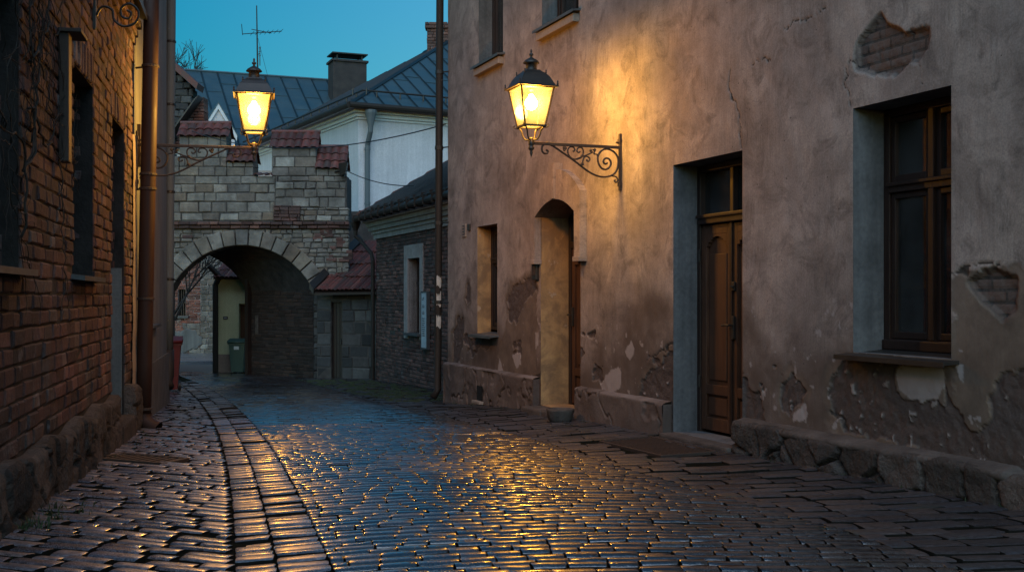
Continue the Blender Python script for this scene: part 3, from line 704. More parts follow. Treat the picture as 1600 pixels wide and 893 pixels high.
# arched door
a, b, c, d, r = W['arch']
ad = thing('arched_door', None, None, (0, 0, 0)); ad.parent = house; ad.location = np.array(FR((a+b)/2, -r, c))-wloc(house)
obj('door_leaf', panel_door(a+.07, b-.07, c+.02, 1.78, r), M['door'], ad)
fm = MB(); fb(a, a+.067, -.1, .02, c, 2.2); fb(b-.067, b, -.1, .02, c, 2.2); fb(a+.067, b-.067, -.1, .03, 1.785, 1.87); fb((a+b)/2-.02, (a+b)/2+.02, -.08, .0, 1.87, 2.35)
for (x0, z0), (x1, z1) in zip(arc[:-1], arc[1:]):
    fm.hexa([FR(x0, -r-.1, z0-.07), FR(x1, -r-.1, z1-.07), FR(x1, -r+.02, z1-.07), FR(x0, -r+.02, z0-.07), FR(x0, -r-.1, z0+.01), FR(x1, -r-.1, z1+.01), FR(x1, -r+.02, z1+.01), FR(x0, -r+.02, z0+.01)])
obj('door_frame', fm, M['frame'], ad)
p_ = MB()
for (x0, z0), (x1, z1) in zip(arc[:-1], arc[1:]): p_.quad(FR(x0, -r-.05, 1.87), FR(x1, -r-.05, 1.87), FR(x1, -r-.05, z1-.05), FR(x0, -r-.05, z0-.05))
obj('transom_pane', p_, M['glass'], ad)
bk = MB(); bk.quad(FR(a, -r-.35, 1.7), FR(b, -r-.35, 1.7), FR(b, -r-.35, 2.5), FR(a, -r-.35, 2.5)); obj('transom_recess', bk, M['dark'], ad)
hm = MB(); hx = b-.13; hm.bbox(hx-.02, hx+.02, -r, -r+.03, .75, 1.0, .006, FR); hm.tube([FR(hx, -r+.02, .9), FR(hx, -r+.09, .9), FR(hx-.11, -r+.09, .9)], .012, 8); obj('door_handle', hm, M['iron'], ad)
st = MB(); st.bbox(a-.02, (a+b)/2-.01, -r-.05, .27, -.7, -.30, .025, FR); st.bbox((a+b)/2, b+.02, -r-.05, .28, -.7, -.306, .025, FR); obj('doorstep', st, M['cap'], house)
# raised band round the arched door
bd = MB(); wo = .2; th = .09
n = 26; inn = [(a, 1.62), (a, sp)]+arc[1:-1]+[(b, sp), (b, 1.62)]
ctr = ((a+b)/2, 1.75)
out = []
for i, (x, z) in enumerate(inn):
    if i == 0: out.append((a-.17, 1.62)); continue
    if i == len(inn)-1: out.append((b+.17, 1.62)); continue
    k = (x-ctr[0])/((b-a)/2)
    out.append((ctr[0]+k*((b-a)/2+.17), sp+.24+.33*max(0, 1-k*k)**.9))
for i in range(len(inn)-1):
    q = [inn[i], inn[i+1], out[i+1], out[i]]
    bd.hexa([FR(x, -.01, z) for x, z in q]+[FR(x, th, z) for x, z in q])
kx = ctr[0]; bd.hexa([FR(x, -.01, z) for x, z in ((kx-.06, d+.005), (kx+.06, d+.005), (kx+.08, d+.46), (kx-.08, d+.46))]+[FR(x, th+.035, z) for x, z in ((kx-.06, d+.005), (kx+.06, d+.005), (kx+.08, d+.46), (kx-.08, d+.46))])
for x in (a-.17, b+.0): bd.bbox(x-.01, x+.18, -.01, th+.018, 1.57, 1.63, .006, FR)
me_band = obj('arch_band', bd, M['plaster'], house)
# fittings on the wall
mbx = MB(); mbx.bbox(sR(842.5), sR(835.5), .0, .05, hR(838, 437), hR(838, 405), .01, FR); o_ = obj('letter_box', mbx, M['iron'], house)
mf = MB(); mf.bbox(sR(841.5), sR(837), .05, .058, hR(838, 430), hR(838, 412), .003, FR); obj('letter_flap', mf, M['rust_iron'], o_)
npb = MB(); npb.bbox(sR(729), sR(723), .0, .02, hR(726, 370), hR(726, 350), .004, FR); npl = obj('number_plate', npb, M['sill_stone'], house)
nk = MB()
for i in range(4): nk.box(sR(727.6), sR(724.4), .0205, .0235, hR(726, 367-i*4.4), hR(726, 365.4-i*4.4), FR)
nk.box(sR(727.8), sR(727.2), .0205, .024, hR(726, 367), hR(726, 352), FR); obj('number_mark', nk, M['ink'], npl)
bl = MB(); bl.bbox(sR(735.5), sR(732.5), .0, .03, hR(734, 360), hR(734, 350), .004, FR); obj('door_bell', bl, M['iron'], house)
# corner downpipe
dp = MB(); sx = SE-.06
top = np.array(FR(SE-.02, .02, 7.4)); 
pts = [FR(SE-.1, .12, 7.45), FR(SE-.02, .14, 6.9), FR(SE+.05, .12, 4), FR(SE+.2, .1, 1.2), FR(SE+.32, .08, -.42), FR(SE+.3, .17, -.55)]
dp.tube([pts[0], pts[1]]+[tuple(np.array(pts[1])+(np.array(pts[4])-np.array(pts[1]))*k/6) for k in range(1, 7)]+[pts[5]], .062, 12)
dpo = obj('downpipe', dp, M['pipe_black'], house, smooth=True)
for k in (.1, .28, .45, .62, .8):
    cm = MB(); p0 = np.array(pts[1])+(np.array(pts[4])-np.array(pts[1]))*k
    cm.tube([p0-(0, 0, .03), p0+(0, 0, .03)], .071, 12); q = np.array(FR(SE-.04, .0, p0[2])); cm.tube([p0, q], .012, 6); obj('pipe_clamp', cm, M['iron'], dpo)
pp = MB()
for z, w, h in ((1.30, .1, .17), (.98, .13, .3), (.62, .08, .2)):
    k = (pts[1][2]-z)/(pts[1][2]-pts[4][2]); p0 = np.array(pts[1])+(np.array(pts[4])-np.array(pts[1]))*k
    A, B = np.meshgrid(np.linspace(-1.9, -.7, 7), np.linspace(0, h, 5), indexing='ij'); rr = .066+.006*fbm(A*3, B*9, 4, 3)
    pp.grid(np.stack([p0[0]+rr*np.cos(A)*1.0, p0[1]+rr*np.sin(A), p0[2]+B+(fbm(A*2, B*0, 9, 2)-.5)*.09], -1))
obj('torn_poster', pp, M['paper'], dpo, smooth=True)
# ================================================================== the brick house on the left
BB = FL(9, 0, -.3)
bh = thing('brick_house', 'low old red brick house with blind niches, left of the street', 'house', BB)
YS = lambda y: y/CL
E_ = YS(13.38); top_h = 4.05
N1 = (YS(4.9), YS(6.95), 1.32, 3.02); N2 = (YS(8.97), YS(10.10), 1.32, 2.97); N3 = (YS(11.36), YS(12.47), -.13, 2.93)
NI = (N1, N2, N3)
def hole(n, ext=0.0):
    def f(h0, h1):
        return (n[0], n[1]) if h1 > n[2]+.03 and h0 < n[3]+ext-.03 else None
    return f
bm_ = MB()
masonry(bm_, FL, -1, 1.6, .2, top_h, 0, .21, .56, .02, [hole(n, .27) for n in NI], .1, .006, .012, .05)
masonry(bm_, FL, 1.6, E_, .2, top_h, 0, .104, .275, .013, [hole(n, .27) for n in NI], .1, .006, .010, .07, .26, .006, miss=.01)
for n in NI:                                  # soldier course over each niche
    x = n[0]-.05
    while x < n[1]+.03:
        bm_.block(FL, x+.006, x+.08, n[3]+.01, n[3]+.262, random.uniform(-.006, .012), .4, .006, .012); x += .088
    far = n[1]; d = .42
    masonry(bm_, lambda a, t, h: FL(far-t, -a, h), .1, d, n[2], n[3], .0, .104, .27, .014, (), .08, .005, .012)
    masonry(bm_, lambda a, t, h: FL(n[0]+t, -a, h), .1, d, n[2], n[3], .0, .104, .27, .014, (), .08, .005, .012)
    masonry(bm_, FL, n[0], n[1], n[2], n[3], -d, .104, .27, .014, (), .08, .005, .012)
bw = obj('wall', bm_, M['brick_left'], bh)
bed = MB()
xs = [-2]+[v for n in NI for v in n[:2]]+[E_-.01]
for i in range(len(xs)-1):
    n = NI[(i-1)//2] if i % 2 else None
    if n is None: bed.box(xs[i], xs[i+1], -.5, -.012, -.6, top_h, FL)
    else:
        bed.box(xs[i], xs[i+1], -.5, -.012, -.6, n[2]-.002, FL); bed.box(xs[i], xs[i+1], -.5, -.012, n[3]+.002, top_h, FL); bed.box(xs[i], xs[i+1], -.6, -.43, n[2]-.1, n[3]+.1, FL)
bed.box(-2, E_, -6, -.61, -.6, top_h, FL)
obj('mortar_bed', bed, M['mortar_black'], bh)
for n in (N1, N2):
    s_ = MB(); s_.hexa([FL(n[0]-.04, .09, n[2]-.05), FL(n[1]+.06, .09, n[2]-.05), FL(n[1]+.06, -.4, n[2]+.01), FL(n[0]-.04, -.4, n[2]+.01), FL(n[0]-.04, .09, n[2]-.012), FL(n[1]+.06, .09, n[2]-.012), FL(n[1]+.06, -.4, n[2]+.05), FL(n[0]-.04, -.4, n[2]+.05)])
    obj('sill', s_, M['sill'], bh)
s_ = MB(); s_.bbox(N3[0]-.05, N3[1]+.02, -.4, .12, -.5, -.13, .03, FL); obj('doorstep', s_, M['plinth'], bh)
s_ = MB(); s_.box(N3[1]-.025, N3[1]-.008, -.42, -.03, -.12, 1.45, FL); obj('render_patch', s_, M['grey'], bh)
# ragged plaster edge at the end of the brick
rg = MB(); hh = np.linspace(-.4, 3.0, 90); A = np.linspace(0, 1, 4)
X_, Hh = np.meshgrid(A, hh, indexing='ij'); wv = E_-.28+.13*fbm(Hh*2.2, Hh*0, 5, 5)
rg.grid(FL.arr(wv*(1-X_)+(E_+.02)*X_, .012+.02*np.minimum(X_*3, 1)+.02*(fbm(X_*3, Hh*5, 3, 4)-.5), Hh)); obj('plaster_edge', rg, M['sill_stone'], bh, smooth=True)
# stone foot
for a_, b_ in ((3.0, N3[0]-.12), (N3[1]+.06, E_)):
    rubble('plinth', FL, a_, b_, -.65, lambda a: .235-.006*a+.03*np.sin(a*5)+.05*(fbm(a*2.2, a*0, 4, 3)-.5), .10, .27, .62, M['plinth'], bh, 5, .010, .02, .035)
# cornice and roof
co = MB()
for i, (h, t_) in enumerate(((4.05, .03), (4.14, .06), (4.23, .09))):
    masonry(co, FL, 5, E_, h, h+.09, t_, .09, .28, .012, (), .2, .005, .01)
    co.box(-2, 5, -.3, t_, h, h+.088, FL)
obj('cornice', co, M['brick_left'], bh)
rf = MB(); rf.hexa([FL(-2, .16, 4.33), FL(E_+.06, .16, 4.33), FL(E_+.06, -3.2, 6.4), FL(-2, -3.2, 6.4), FL(-2, .16, 4.40), FL(E_+.06, .16, 4.40), FL(E_+.06, -3.2, 6.5), FL(-2, -3.2, 6.5)])
rf.hexa([FL(-2, -3.21, 6.4), FL(E_+.06, -3.21, 6.4), FL(E_+.06, -6.2, 4.3), FL(-2, -6.2, 4.3), FL(-2, -3.21, 6.5), FL(E_+.06, -3.21, 6.5), FL(E_+.06, -6.2, 4.4), FL(-2, -6.2, 4.4)])
obj('roof', rf, M['iron'], bh)
# iron wall bar with its ledge
ib = MB(); y0 = YS(8.28); ib.bbox(y0, y0+.14, .0, .07, hL(96, 255), hL(96, 55), .008, FL); ib.bbox(y0-.03, y0+.3, .0, .16, hL(96, 56), hL(96, 50), .006, FL)
obj('iron_bar', ib, M['rust_iron'], bh)
# the old scroll bracket
ob = FL(YS(10.0), 0, 3.5)
br = thing('scroll_bracket', 'small empty iron scroll bracket high on the brick wall', 'bracket', ob)
q = MB(); q.bbox(YS(10.0)-.02, YS(10.0)+.02, 0, .03, 3.46, 3.95, .005, FL); obj('wall_plate', q, M['iron'], br)
q = MB(); sp_ = [(.03, 3.58), (.08, 3.66), (.16, 3.64), (.18, 3.55), (.26, 3.5), (.36, 3.54), (.38, 3.64), (.31, 3.70), (.24, 3.66), (.24, 3.59), (.30, 3.57), (.32, 3.62), (.285, 3.64)]
q.tube([FL(YS(10.0), a, h) for a, h in crom(sp_, 5)], .011, 6); q.tube([FL(YS(10.0), a, h) for a, h in ((.02, 3.84), (.35, 3.96), (.7, 4.0))], .014, 6); obj('scroll', q, M['iron'], br)
# leafless creeper
rnd = random.Random(5)
vine = MB()
def creep(a, h, ang, L, rad, depth):
    pts = [FL(a, .015, h)]; rs = [rad]
    n = max(3, int(L/.07))
    for i in range(n):
        ang += rnd.uniform(-.45, .45); a += .07*cos(ang); h += .07*sin(ang)
        if a > YS(9.0) or a < 5.6: break
        pts.append(FL(a, .02+rnd.random()*.03, h)); rs.append(rad*(1-.7*(i+1)/n))
        if depth and rnd.random() < .3: creep(a, h, ang+rnd.choice((-1, 1))*rnd.uniform(.5, 1.1), L*.55, rad*.6, depth-1)
    if len(pts) > 2: vine.tube(pts, rs, 5, cap=False)
for a0, h0, an in ((7.05, 1.5, 1.3), (7.1, 1.9, .9), (7.25, 2.3, .5), (7.3, 2.6, 1.2)): creep(a0, h0, an, 1.9, .009, 2)
tag(obj('creeper', vine, M['bark'], loc=FL(7, .02, .2)), 'leafless creeper stems climbing the near brick wall', 'creeper')

# ================================================================== the grey rendered house on the left
GB = FL(YS(16), 0, -.5)
gh = thing('grey_house', 'tall grey rendered house between the brick house and the gate', 'house', GB)
S0, S1 = E_+.012, YS(18.5)
w_ = MB(); w_.box(S0, S1, -6, .0, -1, 7.2, FL)
obj('wall', w_, M['grey'], gh)
w_ = MB(); w_.box(S0, S1-.002, .001, .035, -1, .25, FL); obj('plinth', w_, M['mortar'], gh)
w_ = MB(); w_.hexa([FL(S0, .3, 7.1), FL(S1+.2, .3, 7.1), FL(S1+.2, -3, 9), FL(S0, -3, 9), FL(S0, .3, 7.22), FL(S1+.2, .3, 7.22), FL(S1+.2, -3, 9.12), FL(S0, -3, 9.12)])
w_.hexa([FL(S0, -3.01, 9), FL(S1+.2, -3.01, 9), FL(S1+.2, -6.3, 7.1), FL(S0, -6.3, 7.1), FL(S0, -3.01, 9.12), FL(S1+.2, -3.01, 9.12), FL(S1+.2, -6.3, 7.22), FL(S0, -6.3, 7.22)]); obj('roof', w_, M['roof'], gh)
w_ = MB(); w_.bbox(YS(15.2), YS(16.3), -.05, .07, .72, .76, .005, FL); obj('sill', w_, M['sill'], gh)
w_ = MB(); w_.bbox(YS(13.75), YS(13.9), 0, .04, 2.7, 3.2, .005, FL); obj('cable_cover', w_, M['rust_iron'], gh)
# brown downpipe
p0, p1 = np.array(P(237, 0, 13.42)), np.array(P(224, 648, 13.42)); d_ = p0-p1
dp = MB(); pts = [tuple(p0+d_*.3)]+[tuple(p0-d_*k/8) for k in range(0, 9)]
dp.tube(pts, .088, 16)
dpo = obj('downpipe', dp, M['pipe_brown'], gh, smooth=True)
sh = MB(); e = p1; sh.tube([tuple(e+(0, 0, .02)), tuple(e-(0, 0, .03)), tuple(e+np.array((.03, -.01, -.09))), tuple(e+np.array((.10, -.02, -.14))), tuple(e+np.array((.17, -.03, -.175)))], [.095, .097, .1, .1, .104], 16, cap=False); obj('shoe', sh, M['pipe_brown'], dpo, smooth=True)
for k in (.16, .42, .455, .72, .985):
    cl = MB(); c0 = p0-d_*k; cl.lathe([(.09, -.016), (.1, -.012), (.1, .012), (.09, .016)], c0, 16)
    if k in (.16, .455, .72): cl.tube([c0, c0+np.array((-.2, .1, 0))], .012, 6)
    obj('pipe_clamp', cl, M['rust_iron'], dpo)
# grey downpipe at the far corner
p0, p1 = np.array(P(267.5, 0, 18.42)), np.array(P(263.5, 545, 18.42)); d_ = p0-p1
dp = MB(); dp.tube([tuple(p0+d_*.4)]+[tuple(p0-d_*k/6) for k in range(7)], .072, 14); dpo = obj('downpipe', dp, M['pipe_grey'], gh, smooth=True)
sh = MB(); e = p1; sh.tube([tuple(e), tuple(e-(0, 0, .42)), tuple(e+np.array((-.02, -.03, -.52))), tuple(e+np.array((.03, -.1, -.6)))], [.085, .085, .088, .09], 14); obj('shoe', sh, M['pipe_black'], dpo, smooth=True)
for k in (.12, .3, .55, .8):
    cl = MB(); c0 = p0-d_*k; cl.lathe([(.074, -.02), (.083, -.015), (.083, .015), (.074, .02)], c0, 14); cl.tube([c0, c0+np.array((-.25, -.02, 0))], .012, 6); obj('pipe_clamp', cl, M['iron'], dpo)

# ================================================================== the two lit wall lanterns
def flat_ring(mb, half, z0, z1, w):
    for sx, sy in ((1, 0), (-1, 0), (0, 1), (0, -1)):
        if sx: mb.box(min(sx*half, sx*(half-w)), max(sx*half, sx*(half-w)), -half, half, z0, z1)
        else: mb.box(-half+w, half-w, min(sy*half, sy*(half-w)), max(sy*half, sy*(half-w)), z0, z1)
def make_lamp(label, mount, out, L, k, watts):
    root = thing('wall_lantern', label, 'wall lamp', mount, 'lit iron lanterns on wall brackets')
    root.rotation_euler = (0, 0, atan2(out[1], out[0]))
    add = lambda name, mb, m, par=root, smooth=False: obj(name, mb, m, par, local=True, smooth=smooth)
    bx = lambda x: x*L/1.10                     # bracket drawn for a 1.10 m arm
    CV = lambda pts: [(bx((1120-x)/983), 0, (300-y)/1053*k) for x, y in pts]
    pl = MB(); pl.bbox(.0, .022, -.02, .02, -.49*k, .157*k, .004); pl.bbox(.0, .03, -.03, .03, -.44*k, -.39*k, .004); pl.bbox(.0, .03, -.03, .03, .06*k, .1*k, .004)
    pl.tube([(.02, 0, .05*k), (.06, 0, .055*k)], .012, 6)
    brk = add('bracket', pl, M['rust_iron'])
    am = MB(); am.bbox(.02, L-.02, -.016, .016, -.016, .016, .004); add('arm', am, M['rust_iron'], brk)
    sc = MB()
    main = [(213, 372), (235, 385), (225, 410), (190, 412), (165, 380), (170, 330), (215, 300), (280, 315), (400, 387), (560, 490), (700, 590), (800, 640), (900, 660), (1000, 640), (1060, 590), (1085, 510), (1085, 430), (1050, 370), (1000, 337), (940, 325), (880, 350), (840, 410), (838, 480), (870, 545), (920, 570), (970, 550), (998, 500), (985, 455), (950, 435), (915, 450), (905, 485), (930, 505), (955, 490)]
    sc.tube(CV(crom(main, 5)), .0115*k, 6)
    for pts in ([(530, 368), (548, 372), (556, 355), (540, 325), (505, 322), (475, 350), (475, 400), (505, 445), (560, 466), (620, 450), (655, 405), (655, 345), (625, 322), (590, 337), (582, 370), (605, 385), (620, 368)],
                [(660, 535), (652, 490), (670, 440), (705, 425), (738, 450), (725, 482), (700, 475), (705, 460)], [(560, 465), (660, 425), (720, 400), (775, 370)], [(1010, 645), (1060, 652), (1082, 690), (1062, 720), (1040, 702), (1055, 690)],
                [(775, 340), (795, 355), (790, 390), (825, 395), (830, 420)]):
        sc.tube(CV(crom(pts, 4)), .0085*k, 6)
    for x, y in ((430, 360), (445, 340), (425, 335), (800, 345), (750, 355), (640, 520), (640, 425), (225, 292), (520, 300), (630, 300), (950, 318)):
        c = CV([(x, y)])[0]; sc.lathe([(0, -.02*k), (.016*k, -.008*k), (.016*k, .008*k), (0, .02*k)], c, 8)
    add('scroll', sc, M['rust_iron'], brk)
    C0 = lambda mb: mb
    hb = MB(); hb.lathe([(0, -.158), (.008, -.14), (.02, -.105), (.012, -.09), (.03, -.07), (.036, -.05), (.022, -.035), (.03, -.02), (.034, .02), (.026, .03), (.03, .05), (.02, .06)], n=14)
    def place(mb): 
        for i in range(len(mb.V)): mb.V[i] = mb.V[i]*k+np.array((L, 0, 0))
        return mb
    add('finial', place(hb), M['iron'], smooth=True)
    zb, zt, hbm, htp = .185, .60, .118, .192
    cr = MB()
    for a in range(4):
        sx, sy = ((1, 1), (1, -1), (-1, -1), (-1, 1))[a]
        cr.tube(crom([(sx*.012, sy*.012, .035), (sx*.05, sy*.05, .04), (sx*.072, sy*.072, .085), (sx*.085, sy*.085, .14), (sx*.118, sy*.118, .18)], 4), .0095, 6)
        cr.tube(crom([(sx*.1, sy*.1, .165), (sx*.135, sy*.135, .165), (sx*.15, sy*.15, .19), (sx*.135, sy*.135, .2)], 4), .006, 5)
    add('cradle', place(cr), M['iron'])
    fm = MB(); flat_ring(fm, hbm+.012, zb-.012, zb+.006, .03); flat_ring(fm, htp+.010, zt-.012, zt+.01, .03)
    for sx, sy in ((1, 1), (1, -1), (-1, -1), (-1, 1)):
        fm.tube([(sx*hbm, sy*hbm, zb), (sx*htp, sy*htp, zt)], .0115, 4)
    add('lantern_frame', place(fm), M['iron'])
    for nx, ny in ((1, 0), (-1, 0), (0, 1), (0, -1)):
        pm = MB(); b_, t_ = hbm-.006, htp-.006; z0, z1 = zb+.006, zt-.012
        f = lambda u, h, z: (nx*h+(-ny)*u, ny*h+nx*u, z)
        pm.quad(f(-b_, b_, z0), f(b_, b_, z0), f(t_, t_, z1), f(-t_, t_, z1))
        add('pane', place(pm), M['lamp_clear'] if nx == -1 else M['lamp_dusty'])
    pm = MB(); pm.quad((-hbm+.02, -hbm+.02, zb), (hbm-.02, -hbm+.02, zb), (hbm-.02, hbm-.02, zb), (-hbm+.02, hbm-.02, zb)); add('bottom_pane', place(pm), M['lamp_dusty'])
    rf = MB()
    prof = [(.232, .598), (.232, .612), (.205, .622), (.185, .66), (.158, .715), (.128, .752), (.112, .765), (.085, .785), (.075, .80)]
    rf.lathe([(r*1.4142, z) for r, z in prof], n=4, ax=pi/4)
    rfo = add('lantern_roof', place(rf), M['iron'])
    nk = MB(); nk.lathe([(.066, .79), (.062, .81), (.060, .872), (.09, .876), (.092, .884), (.075, .905), (.045, .925), (.016, .94), (.012, .955), (.024, .965), (.026, .978), (.012, .99), (.008, 1.0), (.014, 1.008), (.006, 1.03), (0, 1.035)], n=18)
    add('chimney_cap', place(nk), M['iron'], rfo, smooth=True)
    for a in range(4):
        sx, sy = ((1, 1), (1, -1), (-1, -1), (-1, 1))[a]
        f_ = MB(); f_.lathe([(.008, .0), (.012, .02), (.006, .03), (.011, .042), (0, .06)], (sx*.222, sy*.222, .61), 8); add('spike', place(f_), M['iron'], rfo); f_ = MB(); f_.lathe([(.007, .0), (.01, .016), (.005, .024), (.009, .034), (0, .048)], (sx*.125, sy*.125, .75), 8)
        add('spike', place(f_), M['iron'], rfo)
    bb = MB(); bb.lathe([(0, -.068), (.04, -.058), (.066, -.018), (.07, .014), (.054, .05), (.03, .08), (.022, .11), (0, .11)], (0, 0, .43), 16)
    add('bulb', place(bb), M['bulb'], smooth=True)
    sk = MB(); sk.lathe([(.024, .53), (.024, .56), (.05, .585), (.05, .596)], n=12); add('socket', place(sk), M['iron'])
    ld = bpy.data.lights.new('lantern_light', 'POINT'); ld.energy = watts; ld.color = (1, .52, .06); ld.shadow_soft_size = .09
    lo = bpy.data.objects.new('lantern_light', ld); COL.objects.link(lo); lo.parent = root; lo.location = (L, 0, .435*k)
    return root
LAMP_W = 240
ym = 6.3*1800/865
make_lamp('lit black iron lantern bracketed to the beige plaster wall above the arched door', FR(sR(970), 0, 2.835), FR.t, 1.10, 1.0, LAMP_W)
make_lamp('lit black iron lantern reaching out past the brown downpipe before the stone gate', FL(YS(13.62), 0, 2.935), FL.t, 1.363, 1.05, LAMP_W*1.35)
# ================================================================== the stone town gate
GF = lambda a, t, h: (a, 30-t, h)
gx = lambda px: (px-800)/60; gz = lambda py: CAMZ+(462-py)/60
AC, AZ, AR, ARo = -7.03, .417, 2.05, 2.46
gate = thing('stone_gate', 'old limestone gate wall with a wide arch and red tiled tops closing the street', 'gate', (AC, 30, -1))
def arch_hole(r):
    def f(h0, h1):
        h = max((h0+h1)/2, AZ+.85*0+.0)
        if h < 1.27: return (AC-AR*.9093, AC+AR*.9093)
        if h-AZ >= r: return None
        x = sqrt(r*r-(h-AZ)**2); return (AC-x, AC+x)
    return f
hole_v = arch_hole(ARo-.05)
gm = MB()
masonry(gm, GF, -12.4, -4.25, 1.2, 2.88, 0, .125, .24, .016, [hole_v], .2, .014, .018, .25, .45, .014)
masonry(gm, GF, -12.4, gx(430), 3.1, 4.27, 0, .26, .46, .02, [], .2, .012, .022, .16, .4, .012)
masonry(gm, GF, gx(430), -4.25, 3.1, 3.45, 0, .15, .3, .02, [], .2, .012, .02, .2, .4, .015)
masonry(gm, GF, gx(430), -4.33, 3.45, 4.27, 0, .22, .36, .02, [], .2, .014, .02, .25, .4, .015)
segs = [(-12.4, gx(280), 4.27, 4.8), (gx(280), gx(354), 4.27, gz(213)), (gx(354), gx(396), 4.27, gz(253)), (gx(424), gx(494), 4.27, gz(231)), (gx(494), gx(538), 4.27, gz(263))]
for a, b, c, d in segs: masonry(gm, GF, a, b, c, d, 0, .25, .44, .018, [], .25, .006, .014, .1, .3, .008)
for a, d, sgn in ((gx(280), gz(213), -1), (gx(424), gz(231), -1), (gx(396), gz(253), 1)):      # the ends of the merlons
    masonry(gm, lambda u, t, h: (a+sgn*t, 30+u, h), .22, .62, 4.27, d, -.0, .25, .5, .016, [], .1)
gw = obj('wall', gm, M['stone'], gate)
gm = MB(); masonry(gm, GF, -12.4, -4.25, -1.4, 1.2, 0, .2, .36, .018, [hole_v], .2, .014, .018, .25, .45, .014); obj('shaded_wall_foot', gm, M['stone_dark'], gate)  # shade low on the gate put into a darker stone colour
rq = random.Random(8)
for i in range(46):                          # repairs in brick
    x_, z_ = rq.uniform(-8.6, -4.4), rq.uniform(1.9, 2.8)
    if (x_-AC)**2+(z_-AZ)**2 < (ARo+.2)**2 or (i % 3 and x_ < -5.6): continue
    gm = MB()
    for k in range(rq.randint(1, 3)): gm.block(GF, x_+rq.uniform(0, .1), x_+rq.uniform(.2, .3), z_+k*.085-.004, z_+k*.085+.083, .014, .1, .002, .01)
    obj('brick_repair', gm, M['brick_low'], gate)
bk = MB(); N = 40
xs = [AC-AR*.9093+2*AR*.9093*i/N for i in range(N+1)]
az = lambda x: AZ+sqrt(max(0, (AR+.2)**2-(x-AC)**2))
for x0, x1 in zip(xs[:-1], xs[1:]):
    bk.hexa([(x0, 30.03, az(x0)), (x1, 30.03, az(x1)), (x1, 30.4, az(x1)), (x0, 30.4, az(x0)), (x0, 30.03, 4.26), (x1, 30.03, 4.26), (x1, 30.4, 4.26), (x0, 30.4, 4.26)])
bk.box(-12.4, xs[0], 30.03, 30.4, -1.4, 4.26); bk.box(xs[-1]+.02, -4.3, 30.03, 30.4, -1.4, 4.26)
bk.box(-12.4, -4.32, 30.41, 31.0, 2.9, 4.25)
for a, b, c, d in segs: bk.box(a+.02, b-.02, 30.03, 30.6, 4.262, d-.01)
obj('core', bk, M['gate_mortar'], gate)
vr = MB(); n = 15; t0 = math.asin((1.27-AZ)/AR)
for i in range(n):
    a0 = t0+(pi-2*t0)*i/n+.006; a1 = t0+(pi-2*t0)*(i+1)/n-.006; ro = ARo+random.uniform(-.04, .04); f = random.uniform(.03, .055)
    cs = [(AR*cos(a0), AR*sin(a0)), (AR*cos(a1), AR*sin(a1)), (ro*cos(a1), ro*sin(a1)), (ro*cos(a0), ro*sin(a0))]
    b_ = .02; c0 = (sum(x for x, z in cs)/4, sum(z for x, z in cs)/4)
    ins = [(x+(c0[0]-x)*.09, z+(c0[1]-z)*.09) for x, z in cs]
    v = [(AC+x, 30.5, AZ+z) for x, z in cs]+[(AC+x, 30-f+.02, AZ+z) for x, z in cs]+[(AC+x, 30-f+random.uniform(-.006, .006), AZ+z) for x, z in ins]
    vr.add(v, [(8, 9, 10, 11)]+[q for k in range(4) for q in ((4+k, 4+(k+1) % 4, 8+(k+1) % 4, 8+k), (k, (k+1) % 4, 4+(k+1) % 4, 4+k))])
obj('arch_ring', vr, M['stone'], gate)
sc = MB(); masonry(sc, GF, -12.4, -4.22, 2.9, 2.99, .07, .09, .26, .012, [], .25, .008, .012); masonry(sc, GF, -12.4, -4.22, 2.99, 3.08, .12, .09, .26, .012, [], .3, .008, .012)
masonry(sc, GF, gx(428), gx(470), 3.09, 3.5, .1, .09, .24, .012, [], .3, .01, .012); obj('string_course', sc, M['brick_low'], gate)
# the skewed passage
dX, dY = -2.2, 2.0
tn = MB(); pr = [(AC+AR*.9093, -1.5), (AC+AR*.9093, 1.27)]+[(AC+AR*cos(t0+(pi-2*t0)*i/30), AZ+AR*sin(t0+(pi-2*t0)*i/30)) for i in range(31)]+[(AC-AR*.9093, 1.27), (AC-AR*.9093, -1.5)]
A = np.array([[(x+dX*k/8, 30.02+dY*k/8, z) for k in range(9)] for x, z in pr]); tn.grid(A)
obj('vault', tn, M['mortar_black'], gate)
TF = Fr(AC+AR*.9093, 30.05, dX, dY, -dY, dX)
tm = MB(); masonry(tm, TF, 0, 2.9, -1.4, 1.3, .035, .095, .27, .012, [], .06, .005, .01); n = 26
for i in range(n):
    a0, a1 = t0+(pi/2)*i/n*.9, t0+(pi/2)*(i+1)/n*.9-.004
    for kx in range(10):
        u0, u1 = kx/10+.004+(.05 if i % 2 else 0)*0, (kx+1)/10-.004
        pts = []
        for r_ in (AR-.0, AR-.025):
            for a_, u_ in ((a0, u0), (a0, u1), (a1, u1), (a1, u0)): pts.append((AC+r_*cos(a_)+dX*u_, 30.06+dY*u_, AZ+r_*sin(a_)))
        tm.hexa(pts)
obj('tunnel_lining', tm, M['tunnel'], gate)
gp = MB(); gp.box(2.72, 2.86, .036, .16, -1.4, 2.05, TF); obj('gate_post', gp, M['frame'], gate)
pq = MB(); pq.bbox(2.38, 2.52, .042, .06, .1, .62, .004, TF); obj('plaque', pq, M['plinth'], gate)
bkw = MB(); bkw.box(AC+AR*.9093+dX+.02, -3.6, 32.05, 32.25, -1.4, 3.4); bkw.box(-14, AC-AR*.9093+dX-.02, 32.05, 32.25, -1.4, 3.4); bkw.box(-14, -3.6, 32.06, 32.2, 2.5, 3.5); obj('rear_wall', bkw, M['mortar'], gate)
